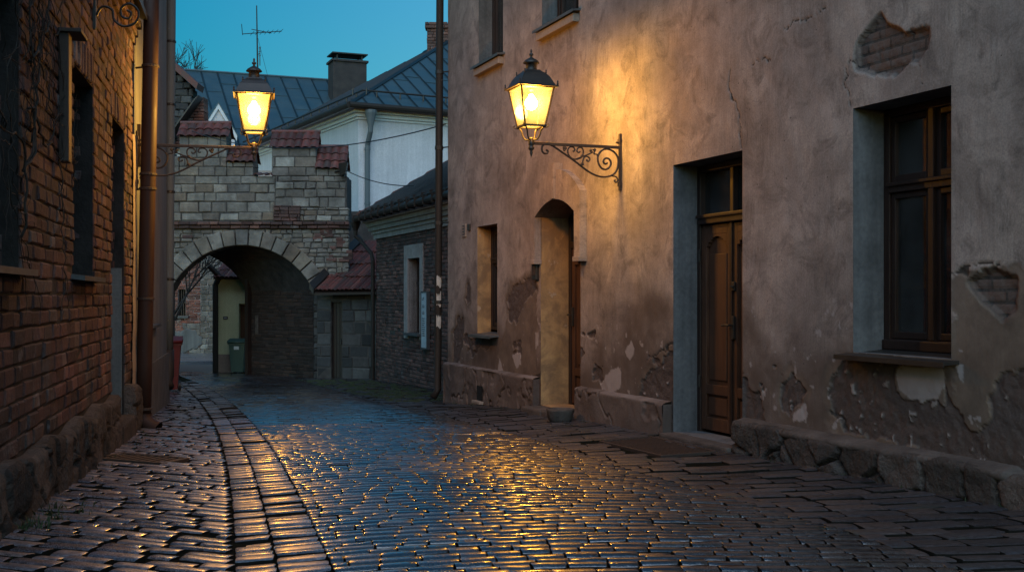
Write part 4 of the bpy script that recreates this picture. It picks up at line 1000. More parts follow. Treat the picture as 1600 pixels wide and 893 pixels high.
def pantiles(mb, A, B, C, D, nc, nr, amp=.05, lift=.03):
    """A-B eave, D-C ridge; separate curved tiles"""
    A, B, C, D = map(np.array, (A, B, C, D)); nrm = np.cross(B-A, D-A); nrm = nrm/np.linalg.norm(nrm)
    if nrm[2] < 0: nrm = -nrm
    for j in range(nr):
        v0, v1 = j/nr, min(1, (j+1.12)/nr)
        for i in range(nc):
            u0, u1 = i/nc, (i+1.06)/nc
            dv = random.uniform(-.012, .012); du = random.uniform(-.006, .006); dn = random.uniform(-.006, .008)
            rows = []
            for v, l in ((v0+dv, lift), (v1+dv, 0)):
                rr = []
                for k in range(7):
                    w = k/6; u = u0+(u1-u0)*w+du
                    z = amp*(sin(w*pi*1.0)**1.0 if w < .72 else sin(.72*pi)*(1-(w-.72)/.28)-.25*(w-.72)/.28)
                    p = (A*(1-u)+B*u)*(1-v)+(D*(1-u)+C*u)*v+nrm*(z+l+dn); rr.append(p)
                rows.append(rr)
            vs = rows[0]+rows[1]+[q-nrm*.014 for q in rows[0]]
            mb.add(vs, [(k, k+1, 8+k, 7+k) for k in range(6)]+[(14+k, 15+k, k+1, k) for k in range(6)])
def coping(a, b, h0, h1, nc, nr, dep=.30, over=.07):
    m = MB(); y0, y1 = 30-over, 30+dep
    pantiles(m, (a-.04, y0, h0-.02), (b+.05, y0, h0-.02), (b+.05, y1, h1), (a-.04, y1, h1), nc, nr)
    pantiles(m, (b+.05, y1+dep+over, h0-.02), (a-.04, y1+dep+over, h0-.02), (a-.04, y1, h1), (b+.05, y1, h1), nc, nr)
    m.tube([(a-.05, y1, h1+.025), (b+.06, y1, h1+.025)], .055, 8)
    o = obj('coping', m, M['tile'], gate)
    g = MB()
    for x in (a+.01, b-.02): g.add([(x-.0, 30.0, h0-.01), (x+.01, 30.0, h0-.01), (x+.01, 30+2*dep, h0-.01), (x, 30+2*dep, h0-.01), (x, y1, h1-.03), (x+.01, y1, h1-.03)], [(0, 3, 4), (1, 2, 5), (0, 1, 5, 4), (2, 3, 4, 5)])
    obj('gable_end', g, M['stone'], gate)
coping(gx(280), gx(354), gz(213), gz(191), 6, 2); coping(gx(356), gx(396), gz(253), gz(231), 4, 2); coping(gx(424), gx(494), gz(231), gz(205), 6, 2); coping(gx(495), gx(538), gz(263), gz(228), 4, 3, .34)
m = MB(); pantiles(m, (gx(396), 29.92, 4.25), (gx(426), 29.92, 4.25), (gx(426), 30.45, 4.36), (gx(396), 30.45, 4.36), 3, 1); obj('coping', m, M['tile'], gate)
# flood lamp box and cables
fb_ = MB(); c = P(534, 263, 29.85); fb_.hexa([(c[0]-.05, 29.8, c[2]-.2), (c[0]+.1, 29.75, c[2]-.14), (c[0]+.1, 29.95, c[2]-.14), (c[0]-.05, 29.95, c[2]-.2), (c[0]-.06, 29.7, c[2]+.12), (c[0]+.17, 29.66, c[2]+.14), (c[0]+.17, 29.9, c[2]+.14), (c[0]-.06, 29.9, c[2]+.12)])
fl = tag(obj('flood_lamp', fb_, M['iron'], loc=c), 'small dark flood lamp box, off, on the right end of the gate top', 'flood lamp')
fb2 = MB(); fb2.tube([(c[0]-.05, 29.92, c[2]-.05), (c[0]-.2, 29.97, c[2]-.08)], .02, 6); obj('mount', fb2, M['iron'], fl)
def cable(name, label, a, b, sag, r=.012, group=None):
    a, b = np.array(a), np.array(b); m = MB(); pts = [tuple(a+(b-a)*t_-np.array((0, 0, sag*4*t_*(1-t_)))) for t_ in np.linspace(0, 1, 25)]
    m.tube(pts, r, 5); tag(obj(name, m, M['iron'], loc=tuple(a)), label, 'cable', group)
cable('cable', 'thin black cable sagging from the gate tiles to the corner of the beige house', P(300, 205, 29.6), FR(SE-.02, .05, 3.98), .42, .011)
cable('cable', 'short cable from the gate flood lamp to the low brick house roof', (c[0]+.1, 29.8, c[2]-.05), P(648, 290, 27.2), .12, .012)

# ================================================================== lean-to with red tiles
lx = lambda px, Y: (px-800)/1800*Y
LA, LB = np.array((lx(495, 29.75), 29.75)), np.array((lx(597, 29.25), 29.25))
LF = Fr(LA[0], LA[1], LB[0]-LA[0], LB[1]-LA[1], LB[1]-LA[1], -(LB[0]-LA[0])); LL = float(np.linalg.norm(LB-LA))
lt = thing('tiled_shed', 'small stone lean-to with a red tiled roof beside the gate arch', 'shed', (LA[0]+.8, LA[1]-.3, -1))
la = lambda px: (px-497)/95*LL
dh = lambda h0, h1: (la(518), la(534)) if h0 < .98 else None
m = MB(); masonry(m, LF, 0, LL, -1.3, 1.28, 0, .3, .42, .02, [dh], .2, .01, .018, .15, .3, .01); obj('wall', m, M['stone_dark'], lt)
m = MB(); m.box(0, la(518), -.3, -.015, -1.3, 1.28, LF); m.box(la(534), LL, -.3, -.015, -1.3, 1.28, LF); m.box(la(518), la(534), -.3, -.015, .99, 1.28, LF); obj('core', m, M['mortar_dark'], lt)
m = MB()
for i in range(3):
    w = (la(534)-la(518))/3; m.bbox(la(518)+w*i+.004, la(518)+w*(i+1)-.004, -.14, -.1, -1.2, .98, .005, LF)
d_o = obj('door', m, M['frame'], lt); m = MB(); m.bbox(la(530), la(531.5), -.1, -.06, -.1, .05, .004, LF); obj('handle', m, M['iron'], d_o)
RA, RB, RC, RD = P(491, 455, 29.35), P(606, 453, 28.95), P(668, 376, 31.2), P(568, 377, 31.6)
m = MB(); pantiles(m, RA, RB, RC, RD, 17, 4, .03, .035); obj('roof', m, M['tile'], lt)
m = MB(); a_, b_ = np.array(RA), np.array(RD); o1, o2 = np.array((-.02, 0, .0)), np.array((-.13, .02, .1))
m.hexa([a_+o1-(0, 0, .1), a_+o2-(0, 0, .02), b_+o2-(0, 0, .02), b_+o1-(0, 0, .1), a_+o1+(0, 0, .06), a_+o2+(0, 0, .12), b_+o2+(0, 0, .1), b_+o1+(0, 0, .06)]); obj('flashing', m, M['iron'], lt)
m = MB(); q = [np.array(x)-(0, 0, .1) for x in (RA, RB, RC, RD)]; u = np.array((0, 0, .06)); m.hexa([*q, *[x+u for x in q]]); m.hexa([np.array(RD)-(0, .0, .06), np.array(RC)-(0, 0, .06), np.array(RC)+(.8, 1.9, -1.3), np.array(RD)+(.8, 1.9, -1.3), np.array(RD)+(0, 0.01, .0), np.array(RC)+(0, 0.01, .0), np.array(RC)+(.8, 1.9, -1.24), np.array(RD)+(.8, 1.9, -1.24)]); obj('roof_boards', m, M['frame'], lt)

# ================================================================== the low brick house
FW = Fr(6.3, 0, -.3861, 1, -1, -.3861); _o = FR(0, -1.245, 0); FW.o = (_o[0], _o[1])
lh = thing('low_brick_house', 'low dark brick house with a grey metal roof between the gate and the beige house', 'house', FW(26, 0, -.9))
s0, s1 = 20.5, 30.07
wn = (26.22, 27.16, .335, 1.98)
m = MB(); masonry(m, FW, s0, s1, -1.4, 2.6, 0, .082, .26, .012, [hole(wn)], .1, .006, .012, .05, .2, .01)
masonry(m, lambda u, t, h: FW(s1+t, -u, h), .1, 3, -1.4, 2.6, 0, .16, .5, .012, [], .08); obj('wall', m, M['brick_low'], lh)
m = MB(); m.box(s0, wn[0], -.4, -.014, -1.4, 2.6, FW); m.box(wn[1], s1-.02, -.4, -.014, -1.4, 2.6, FW); m.box(wn[0], wn[1], -.4, -.014, -1.4, wn[2], FW); m.box(wn[0], wn[1], -.4, -.014, wn[3], 2.6, FW); m.box(s0, s1-.02, -5, -.9, -1.4, 2.6, FW); obj('core', m, M['mortar_dark'], lh)
m = MB()
for a, b, c_, d_ in ((25.97, wn[0], .2, 2.28), (wn[1], 27.46, .2, 2.28), (wn[0], wn[1], wn[3], 2.28)): m.bbox(a, b, -.3, .022, c_, d_, .006, FW)
obj('surround', m, M['cornice'], lh)
w_ = make_window(FW, lh, wn[0]+.01, wn[1]-.01, wn[2]+.03, wn[3]-.01, .2, transom=1.42, mull=True, curtain=True)
m = MB(); m.bbox(wn[0]-.1, wn[1]+.1, -.2, .1, wn[2]-.06, wn[2]-.005, .006, FW); obj('sill', m, M['sill'], w_)
m = MB()
for h0, h1, t_ in ((2.55, 2.66, .05), (2.662, 2.74, .09), (2.742, 2.84, .15), (2.842, 2.94, .2), (2.942, 3.08, .27)): m.box(s0, s1+t_, -3, t_, h0, h1, FW)
obj('cornice', m, M['cornice'], lh)
rp = .6; tr = -3.6; hr = 3.16+(.36-tr)*rp
m = MB(); m.hexa([FW(s0, .36, 3.1), FW(s1+.34, .36, 3.1), FW(s1+.34, tr, hr-.06), FW(s0, tr, hr-.06), FW(s0, .36, 3.16), FW(s1+.34, .36, 3.16), FW(s1+.34, tr, hr), FW(s0, tr, hr)])
m.hexa([FW(s0, tr-.01, hr-.06), FW(s1+.34, tr-.01, hr-.06), FW(s1+.34, tr-4, hr-2.4), FW(s0, tr-4, hr-2.4), FW(s0, tr-.01, hr), FW(s1+.34, tr-.01, hr), FW(s1+.34, tr-4, hr-2.34), FW(s0, tr-4, hr-2.34)])
x = s1+.0
while x > s0+.1:
    m.hexa([FW(x, .36, 3.161), FW(x+.03, .36, 3.161), FW(x+.03, tr, hr+.001), FW(x, tr, hr+.001), FW(x+.008, .36, 3.225), FW(x+.022, .36, 3.225), FW(x+.022, tr, hr+.065), FW(x+.008, tr, hr+.065)], 0.0); x -= .42
rfo = obj('roof', m, M['roof'], lh)
m = MB()
for i in range(9):
    k0, k1 = i/9, (i+1.1)/9; t0_, t1_ = .4+(tr-.4)*k0, .4+(tr-.4)*min(k1, 1)
    m.hexa([FW(s1+.22, t0_, 3.14+(.4-t0_)*rp+.02), FW(s1+.46, t0_, 3.1+(.4-t0_)*rp+.02), FW(s1+.46, t1_, 3.08+(.4-t1_)*rp), FW(s1+.22, t1_, 3.12+(.4-t1_)*rp), FW(s1+.22, t0_, 3.22+(.4-t0_)*rp), FW(s1+.46, t0_, 3.17+(.4-t0_)*rp), FW(s1+.46, t1_, 3.15+(.4-t1_)*rp-.02), FW(s1+.22, t1_, 3.2+(.4-t1_)*rp-.02)])
obj('verge_tile', m, M['tile'], rfo)
m = MB(); m.tube([FW(s0, .44, 3.06), FW(s1+.42, .44, 3.05)], .075, 12); m.tube([FW(s0, .32, 3.21), FW(s1+.2, .32, 3.21)], .03, 8)
x = s0+.2
while x < s1+.4: m.bbox(x, x+.03, .33, .53, 2.97, 3.15, .004, FW); m.bbox(x, x+.03, .27, .37, 3.18, 3.27, .004, FW); x += .6
obj('gutter', m, M['pipe_black'], lh)
m = MB(); hp = FW(s1+.46, .4, 2.98); m.lathe([(.05, -.32), (.055, -.2), (.11, -.08), (.13, 0), (.12, .02)], hp, 10); w0 = np.array(hp)-(0, 0, .34)
m.tube([tuple(w0+(0, 0, .1)), tuple(w0), tuple(w0+np.array((.12, -.02, -.1))), FW(s1+.05, .1, 2.2), FW(s1-.06, .09, 2.02), FW(s1-.06, .09, 1.0), FW(s1-.06, .09, -1.0)], .05, 10); obj('downpipe', m, M['pipe_black'], lh)
# information board
bc = FW(25.68, .0, .8)
m = MB(); m.bbox(25.5, 25.9, .04, .075, .05, 1.22, .006, FW); bd_ = tag(obj('info_board', m, M['board'], loc=bc), 'narrow pale blue information board beside the low brick house window', 'sign')
m = MB()
for a, b, c_, d_ in ((25.49, 25.91, 1.222, 1.25), (25.49, 25.91, .02, .048), (25.475, 25.498, .02, 1.25), (25.902, 25.925, .02, 1.25)): m.box(a, b, .01, .085, c_, d_, FW)
obj('board_frame', m, M['sill'], bd_)
m = MB(); rr = random.Random(3)
def glyphs(m, F, a_hi, a_lo, h, size, t, n):      # short unreadable word
    x = a_hi
    for i in range(n):
        w = size*rr.choice((.35, .5, .6))
        if x-w < a_lo: break
        m.box(x-w, x-w+size*.14, t, t+.003, h, h+size*rr.choice((.7, 1)), F)
        if rr.random() < .8: m.box(x-w+size*.15, x, t, t+.003, h+size*rr.choice((0, .35, .55)), h+size*rr.choice((0, .35, .55))*0+size*.7, F) if rr.random() < .4 else m.box(x-w+size*.15, x, t, t+.003, h, h+size*.14, F)
        x -= w+size*.16
for h, sz, n in ((1.06, .08, 3), (.9, .07, 4), (.76, .07, 4)): glyphs(m, FW, 25.84, 25.54, h, sz, .0755, n)
for k in range(9): glyphs(m, FW, 25.85, 25.55, .66-.045*k, .022, .0755, 14)
obj('lettering', m, M['ink'], bd_)

# ================================================================== houses beyond the gate
D1 = np.array((-.475, .88)); D1 /= np.linalg.norm(D1); D2 = np.array((.88, .475)); D2 /= np.linalg.norm(D2)
WC = np.array((-5.07, 38.0))
def WF(a, b, h): q = WC+D2*a+D1*b; return (q[0], q[1], h)      # a along the right face, b along the left one
wh = thing('white_house', 'white rendered house with a hipped metal roof behind the gate', 'house', WF(3, 4, -1.2))
Wd, Ld, he = 12.5, 15.0, 7.25
m = MB(); m.box(0, Wd, 0, Ld, -1.3, he, WF); obj('wall', m, M['white'], wh)
m = MB()
for h0, h1, o_ in ((he-.28, he-.2, .05), (he-.199, he-.08, .12), (he-.079, he+.06, .24), (he+.061, he+.12, .34)): m.box(-o_, Wd+o_, -o_, Ld+o_, h0, h1, WF)
obj('cornice', m, M['trim'], wh)
ov = .42; zb = he+.14; pt = .6; rise = (Wd/2+ov)*pt
m = MB(); e = [WF(-ov, -ov, zb), WF(Wd+ov, -ov, zb), WF(Wd+ov, Ld+ov, zb), WF(-ov, Ld+ov, zb)]
r0, r1 = WF(Wd/2, Wd/2, zb+rise), WF(Wd/2, max(Ld-Wd/2, Wd/2+.5), zb+rise)
m.add([*e, r0, r1], [(0, 1, 4), (1, 2, 5, 4), (2, 3, 5), (3, 0, 4, 5), (0, 3, 2, 1)])
def seam(m, p, q, r=.03, h=.05):
    p, q = np.array(p), np.array(q); m.tube([p+(0, 0, h*.4), q+(0, 0, h*.4)], r*1.15, 4, r=0.0, cap=False)
for i in range(1, 22):
    a = -ov+(Wd+2*ov)*i/22; run = min(a+ov, Wd+ov-a); seam(m, WF(a, -ov, zb), WF(a, -ov+run, zb+run*pt))
for i in range(1, 26):
    b = -ov+(Ld+2*ov)*i/26; run = min(b+ov, Ld+ov-b, Wd/2+ov); seam(m, WF(-ov, b, zb), WF(-ov+run, b, zb+run*pt))
seam(m, e[0], r0, .06); seam(m, e[1], r0, .06); seam(m, r0, r1, .07)
for i in range(22):
    a = -ov+(Wd+2*ov)*(i+.5)/22; w = (Wd+2*ov)/44
    for k in (2.3, 4.4):
        kk = k+(.35 if i % 2 else 0)
        if kk < min(a+ov, Wd+ov-a)-.4: m.tube([WF(a-w, -ov+kk, zb+kk*pt+.01), WF(a+w, -ov+kk, zb+kk*pt+.01)], .018, 4, cap=False)
rfo = obj('roof', m, M['roof'], wh)
m = MB()
for i in range(16):
    a = -.1+i*.85; m.tube([WF(a, .25, zb+.4), WF(a, .25, zb+.62)], .03, 5)
    b = -.1+i*.95; m.tube([WF(.25, b, zb+.4), WF(.25, b, zb+.62)], .03, 5)
m.tube([WF(.25, .25, zb+.6), WF(Wd, .25, zb+.6)], .035, 6); m.tube([WF(.25, .25, zb+.6), WF(.25, Ld, zb+.6)], .035, 6); obj('snow_rail', m, M['iron'], rfo)
m = MB(); m.tube([WF(-ov-.07, -ov-.07, zb-.04), WF(Wd+ov, -ov-.07, zb-.04)], .1, 10); m.tube([WF(-ov-.07, -ov-.07, zb-.04), WF(-ov-.07, Ld+ov, zb-.04)], .1, 10); obj('gutter', m, M['pipe_black'], wh)
m = MB(); a_ = .28; m.lathe([(.07, -.5), (.16, -.12), (.2, 0), (.2, .1)], WF(a_, -.4, zb-.25), 10); m.tube([WF(a_, -.4, zb-.6), WF(a_, -.38, zb-.85), WF(a_, -.12, zb-1.25), WF(a_, -.1, zb-1.6), WF(a_, -.1, 3), WF(a_, -.1, -1.2)], .085, 10)
for z in (6.0, 4.2, 2.2): m.lathe([(.1, -.04), (.1, .04)], WF(a_, -.1, z), 10)
obj('downpipe', m, M['pipe_grey'], wh)
m = MB(); cx_, cy_ = P(690, 60, 47)[:2]; masonry(m, lambda u, t, h: (cx_-.6+u, cy_-t, h), 0, 1.5, 10.6, 12.05, 0, .12, .36, .015, [], .3); masonry(m, lambda u, t, h: (cx_-.6-t, cy_+u, h), .05, 1.2, 10.6, 12.05, 0, .12, .36, .015, [], .3); masonry(m, lambda u, t, h: (cx_-.68+u, cy_-.08-t, h), 0, 1.66, 12.05, 12.3, 0, .12, .36, .015, [], .6)
m.box(cx_-.55, cx_+.85, cy_+.05, cy_+1.2, 10, 12.2); obj('chimney', m, M['brick_low'], rfo)
# the long metal roof further back
E2 = np.array((.928, .371)); N2_ = np.array((.371, -.928)); RP = np.array(P(236, 106.5, 58.0)[:2]); rz = P(236, 106.5, 58.0)[2]
def MF(a, b, h): q = RP+E2*a+N2_*b; return (q[0], q[1], h)        # a along the ridge, b down the slope
mh = thing('metal_roof_house', 'big house far behind the gate with a long dark sheet metal roof', 'house', MF(5, 4, -1.2))
LR, RN, DP = 12.2, 8.0, 4.9
slope = lambda a: rz+.0*a
m = MB(); m.add([MF(0, 0, rz), MF(LR, 0, rz), MF(LR, RN, rz-DP), MF(0, RN, rz-DP), MF(0, -RN, rz-DP), MF(LR, -RN, rz-DP)], [(0, 1, 2, 3), (1, 0, 4, 5)])
n = 15
for i in range(n+1):
    a = LR*i/n; seam(m, MF(a, 0, rz), MF(a, RN, rz-DP), .04)
    for k in range(3):
        b = RN*((k+.55+(.4 if i % 2 else 0))/3.4)
        if i < n: m.tube([MF(a, b, rz-DP*b/RN+.012), MF(a+LR/n, b, rz-DP*b/RN+.012)], .022, 4, cap=False)
m.tube([MF(0, 0, rz+.03), MF(LR, 0, rz+.03)], .07, 6); rfo = obj('roof', m, M['roof'], mh)
m = MB(); m.box(.2, LR-.2, -RN+.5, RN-.5, -1.3, rz-DP+.2, MF); m.add([MF(.2, -RN+.5, rz-DP+.2), MF(.2, RN-.5, rz-DP+.2), MF(.2, 0, rz-.15)], [(0, 1, 2)]); m.add([MF(LR-.2, -RN+.5, rz-DP+.2), MF(LR-.2, RN-.5, rz-DP+.2), MF(LR-.2, 0, rz-.15)], [(0, 1, 2)]); obj('wall', m, M['white'], mh)
# dormer
def inv(px, Y): 
    q = np.array(P(px, 0, Y)[:2])-RP; return float(q@E2), float(q@N2_)
da, db_ = inv(341, 51.0); zt_ = P(341, 160, 51.0)[2]; wz = .72
ze = zt_-1.25; zbm = zt_-2.3
m = MB(); m.add([MF(da-wz, db_, zbm), MF(da+wz, db_, zbm), MF(da+wz, db_, ze), MF(da, db_, zt_-.06), MF(da-wz, db_, ze), MF(da-wz, db_-4, zbm), MF(da+wz, db_-4, zbm), MF(da+wz, db_-4, ze), MF(da, db_-4, zt_-.06), MF(da-wz, db_-4, ze)], [(0, 1, 2, 3, 4), (1, 6, 7, 2), (0, 4, 9, 5)])
dmr = obj('dormer', m, M['white'], mh)
m = MB()
for sg in (-1, 1):
    o_ = .13; m.hexa([MF(da, db_+.12, zt_-.05), MF(da+sg*(wz+o_), db_+.12, ze-.25), MF(da+sg*(wz+o_), db_-4, ze-.25), MF(da, db_-4, zt_-.05), MF(da, db_+.12, zt_+.02), MF(da+sg*(wz+o_), db_+.12, ze-.17), MF(da+sg*(wz+o_), db_-4, ze-.17), MF(da, db_-4, zt_+.02)])
obj('dormer_roof', m, M['roof'], dmr)
m = MB()
for sg in (-1, 1): m.hexa([MF(da, db_+.02, zt_-.3), MF(da+sg*(wz+.08), db_+.02, ze-.42), MF(da+sg*(wz+.08), db_+.1, ze-.42), MF(da, db_+.1, zt_-.3), MF(da, db_+.02, zt_-.06), MF(da+sg*(wz+.1), db_+.02, ze-.2), MF(da+sg*(wz+.1), db_+.1, ze-.2), MF(da, db_+.1, zt_-.06)])
obj('barge_board', m, M['trim'], dmr)
m = MB(); m.box(da-.32, da+.32, db_+.005, db_+.03, zbm+.3, ze+.05, MF); obj('dormer_window', m, M['glass'], dmr)
m = MB()
for a, b, c_, d_ in ((-.38, -.32, .25, 1.1), (.32, .38, .25, 1.1), (-.03, .03, .25, 1.1)): m.box(da+a, da+b, db_+.005, db_+.05, zbm+c_, zbm+d_, MF)
obj('dormer_frame', m, M['frame_white'], dmr)
# chimney
ca, cb = inv(521, 58.5); cz = P(546, 95, 58.5)[2]
m = MB(); m.bbox(ca, ca+1.75, cb-1.2, cb, rz-3.5, cz, .03, MF); m.bbox(ca-.08, ca+1.83, cb-1.28, cb+.08, cz+.001, cz+.12, .02, MF)
ch_ = obj('chimney', m, M['chimney_dark'], mh)
m = MB()
for x_ in (ca+.2, ca+1.5):
    for y_ in (cb-1.0, cb-.2): m.box(x_, x_+.07, y_, y_+.07, cz+.12, cz+.4, MF)
m.hexa([MF(ca-.05, cb-1.25, cz+.4), MF(ca+1.8, cb-1.25, cz+.4), MF(ca+1.8, cb+.05, cz+.4), MF(ca-.05, cb+.05, cz+.4), MF(ca-.05, cb-1.25, cz+.46), MF(ca+1.8, cb-1.25, cz+.46), MF(ca+1.8, cb+.05, cz+.46), MF(ca-.05, cb+.05, cz+.46)]); obj('chimney_cover', m, M['iron'], ch_)
# aerial
aY = 57.5; at = P(401, 9, aY); ab = P(403, 135, aY)
an = thing('tv_aerial', 'thin television aerial on a mast above the far metal roof', 'aerial', ab)
m = MB(); m.tube([ab, at], [.05, .028], 6); obj('mast', m, M['iron'], an)
m = MB(); b0, b1 = np.array(P(379, 55, aY+.2)), np.array(P(440, 49, aY-.2)); b0[2] = P(0, 52, aY)[2]; m.tube([b0, b1], .022, 5)
m.tube([P(393, 46, aY), P(424, 52, aY)], .02, 5)
for k in np.linspace(.25, .98, 7): q = b0+(b1-b0)*k; m.tube([q+np.array((-.25, .7, .06)), q+np.array((.25, -.7, -.06))], .014, 4)
q = b0; m.tube([q+np.array((0, 0, -.05)), q+np.array((-.05, 0, .5))], .018, 4); obj('yagi', m, M['iron'], an)
m = MB(); p_ = np.array(P(406, 84, aY)); m.tube([p_+np.array((0, 0, -.6)), p_+np.array((0, 0, .35))], .025, 5); m.tube([np.array(P(401, 86, aY)), p_], .02, 4)
for z in (-.1, .1, .3): m.tube([p_+np.array((-.08, .1, z)), p_+np.array((.08, -.1, z))], .012, 4)
m.tube([P(403, 60, aY), P(418, 118, aY)], .008, 4); obj('stay', m, M['iron'], an)
# bare tree behind the roofs
rt = random.Random(12); tb = P(300, 462, 66); tbase = (tb[0]-.6, 66, -1.17)
tr_ = thing('bare_tree', 'leafless tree showing its twigs above the far metal roof', 'tree', tbase)
tm_ = MB(); tm_.tube([tbase, (tbase[0]+.1, 66, 3), (tbase[0]+.25, 66.1, 6.5), (tbase[0]+.3, 66, 9.5)], [.34, .27, .2, .13], 9); obj('trunk', tm_, M['bark'], tr_)
cr_ = MB()
def branch(p, d, L, r, dep):
    p = np.array(p); pts = [p]; d = np.array(d, float)
    n = 5
    for i in range(n):
        d = d+np.array([rt.uniform(-.22, .22) for _ in range(3)])+np.array((0, 0, .05)); d /= np.linalg.norm(d); p = p+d*L/n; pts.append(p)
        if dep and i > 0:
            for _ in range(2 if dep > 1 else 3):
                sd = d+np.array([rt.uniform(-.8, .8) for _ in range(3)])+np.array((0, 0, .15)); branch(p, sd/np.linalg.norm(sd), L*rt.uniform(.45, .65), r*.5, dep-1)
    cr_.tube(pts, [max(.011, r*(1-.75*i/n)) for i in range(n+1)], 4, cap=False)
for k in range(7):
    a = k*2*pi/7; branch((tbase[0]+.25, 66, 7+k*.4), (cos(a)*.8, sin(a)*.8, 1.0), 3.6, .1, 2)
branch((tbase[0]+.3, 66, 9.3), (.05, 0, 1), 3.3, .1, 3)
obj('crown', cr_, M['bark'], tr_)
# ruined gable with tile coping behind the gate
rg_ = thing('ruined_gable', 'broken brick and stone gable end with a sloping tile edge behind the gate top', 'ruin', P(270, 462, 33)[:2]+(-1.1,))
def poly_masonry(mb, F, poly, t, ch, bl, **kw):
    hs_ = [p[1] for p in poly]; h = min(hs_)
    while h < max(hs_)-.02:
        y = h+ch/2; xs_ = []
        for (x0, y0), (x1, y1) in zip(poly, poly[1:]+poly[:1]):
            if (y0 > y) != (y1 > y): xs_.append(x0+(x1-x0)*(y-y0)/(y1-y0))
        xs_.sort()
        for a, b in zip(xs_[::2], xs_[1::2]):
            if b-a > .06: masonry(mb, F, a, b, h, h+ch, t, ch, bl, **kw)
        h += ch
uv_ = lambda pts, Y: [P(x, y, Y)[::2] for x, y in pts]
m = MB(); poly_masonry(m, lambda a, t, h: (a, 33-t, h), uv_([(225, 70), (262, 100), (303, 138), (300, 152), (270, 215), (268, 270), (225, 270)], 33), 0, .2, .34, dep=.5, jit=.02, bev=.03); obj('wall', m, M['stone_dark'], rg_)
m = MB(); poly_masonry(m, lambda a, t, h: (a, 33.3-t, h), uv_([(296, 172), (318, 150), (320, 225), (268, 225)], 33.3), 0, .085, .26, dep=.5, jit=.008, bev=.012); obj('broken_pier', m, M['brick_far'], rg_)
m = MB(); a_, b_ = np.array(P(222, 64, 32.9)), np.array(P(308, 140, 32.9)); u = np.array((.05, 0, .17))
m.hexa([a_+(0, -.1, 0), b_+(0, -.1, 0), b_+(0, .6, 0), a_+(0, .6, 0), a_+u+(0, -.1, 0), b_+u+(0, -.1, 0), b_+u+(0, .6, 0), a_+u+(0, .6, 0)]); obj('tile_edge', m, M['tile'], rg_)
m = MB(); a_, b_ = np.array(P(312, 150, 32.85)), np.array(P(266, 214, 32.85)); u = np.array((-.12, 0, -.1)); m.hexa([a_+(0, -.15, 0), b_+(0, -.15, 0), b_+(0, .4, 0), a_+(0, .4, 0), a_+u+(0, -.15, 0), b_+u+(0, -.15, 0), b_+u+(0, .4, 0), a_+u+(0, .4, 0)]); obj('dark_edge', m, M['iron'], rg_)  # dark sloping strip down the gable's broken side
m = MB(); m.box(-14, -10.2, 33.55, 33.9, -1.2, 4.6); m.box(-14, -10.2, 33.02, 33.54, 3.2, 4.6); obj('core', m, M['mortar_dark'], rg_)

# ================================================================== seen through the arch
yY = 33.8; yx = lambda px: (px-800)/1800*yY; yz = lambda py: CAMZ+(462-py)/1800*yY
yh = thing('yellow_house', 'small pale yellow house seen through the gate arch', 'house', (yx(370), yY, -1.1))
GY = lambda a, t, h: (a, yY-t, h)
m = MB(); dx0, dx1 = yx(373), yx(388); zp = yz(553)
m.box(yx(340), dx0, -4, 0, zp, yz(432), GY); m.box(dx1, yx(440), -4, 0, -1.3, yz(432), GY); m.box(dx0, dx1, -4, -.25, -1.3, yz(432), GY); m.box(dx0, dx1, -.249, -.0, yz(474), yz(432), GY); obj('wall', m, M['yellow'], yh)
m = MB(); m.box(yx(339.5), dx0, -4, .012, -1.3, zp-.002, GY); obj('plinth', m, M['sill_stone'], yh)
m = MB(); m.bbox(dx0+.01, dx1, -.22, -.17, -1.2, yz(476), .006, GY); obj('door', m, M['door'], yh)
m = MB(); m.tube([(yx(345), yY-.14, yz(432)), (yx(338), yY-.1, yz(445)), (yx(338), yY-.1, -1.2)], .085, 10); m.tube([(yx(330), yY-.25, yz(415)), (yx(345), yY-.14, yz(432))], .08, 8); obj('downpipe', m, M['pipe_black'], yh)
m = MB(); m.bbox(yx(349), yx(356), -.001, .02, yz(498.5), yz(494), .003, GY); np_ = obj('name_plate', m, M['ink'], yh); m = MB(); m.box(yx(350.2), yx(354.8), .0205, .023, yz(497), yz(495.6), GY); obj('name_mark', m, M['board'], np_)
m = MB(); pantiles(m, (yx(334), yY-.25, yz(434)), (yx(440), yY-.25, yz(434)), (yx(440)+.3, yY+2.2, yz(434)+1.3), (yx(334)+.3, yY+2.2, yz(434)+1.3), 16, 6, .03, .03); obj('roof', m, M['tile'], yh)
m = MB(); m.box(yx(336), yx(440), -.2, .2, yz(436), yz(432)+.02, GY); obj('eave_board', m, M['frame'], yh)
fY = 44.6; fx = lambda px: (px-800)/1800*fY; fz = lambda py: CAMZ+(462-py)/1800*fY
fh = thing('red_brick_house', 'patched red brick house across the road beyond the arch', 'house', (fx(295), fY, -1.05))
GFf = lambda a, t, h: (a, fY-t, h)
fw = (fx(278), fx(290), fz(493), fz(452))
m = MB(); masonry(m, GFf, -15.2, fx(313), -1.3, 3.4, 0, .10, .29, .014, [hole(fw)], .15, .008, .014, .05, .2, .012); obj('wall', m, M['brick_far'], fh)
m = MB(); masonry(m, GFf, fx(313), fx(342), -1.3, 3.4, .01, .2, .36, .02, [], .15, .012, .02, .15, .3, .012); masonry(m, GFf, fx(285), fx(313), -1.3, .1, .02, .24, .42, .02, [], .15, .012, .02, .15, .3, .012); obj('quoin', m, M['stone'], fh)
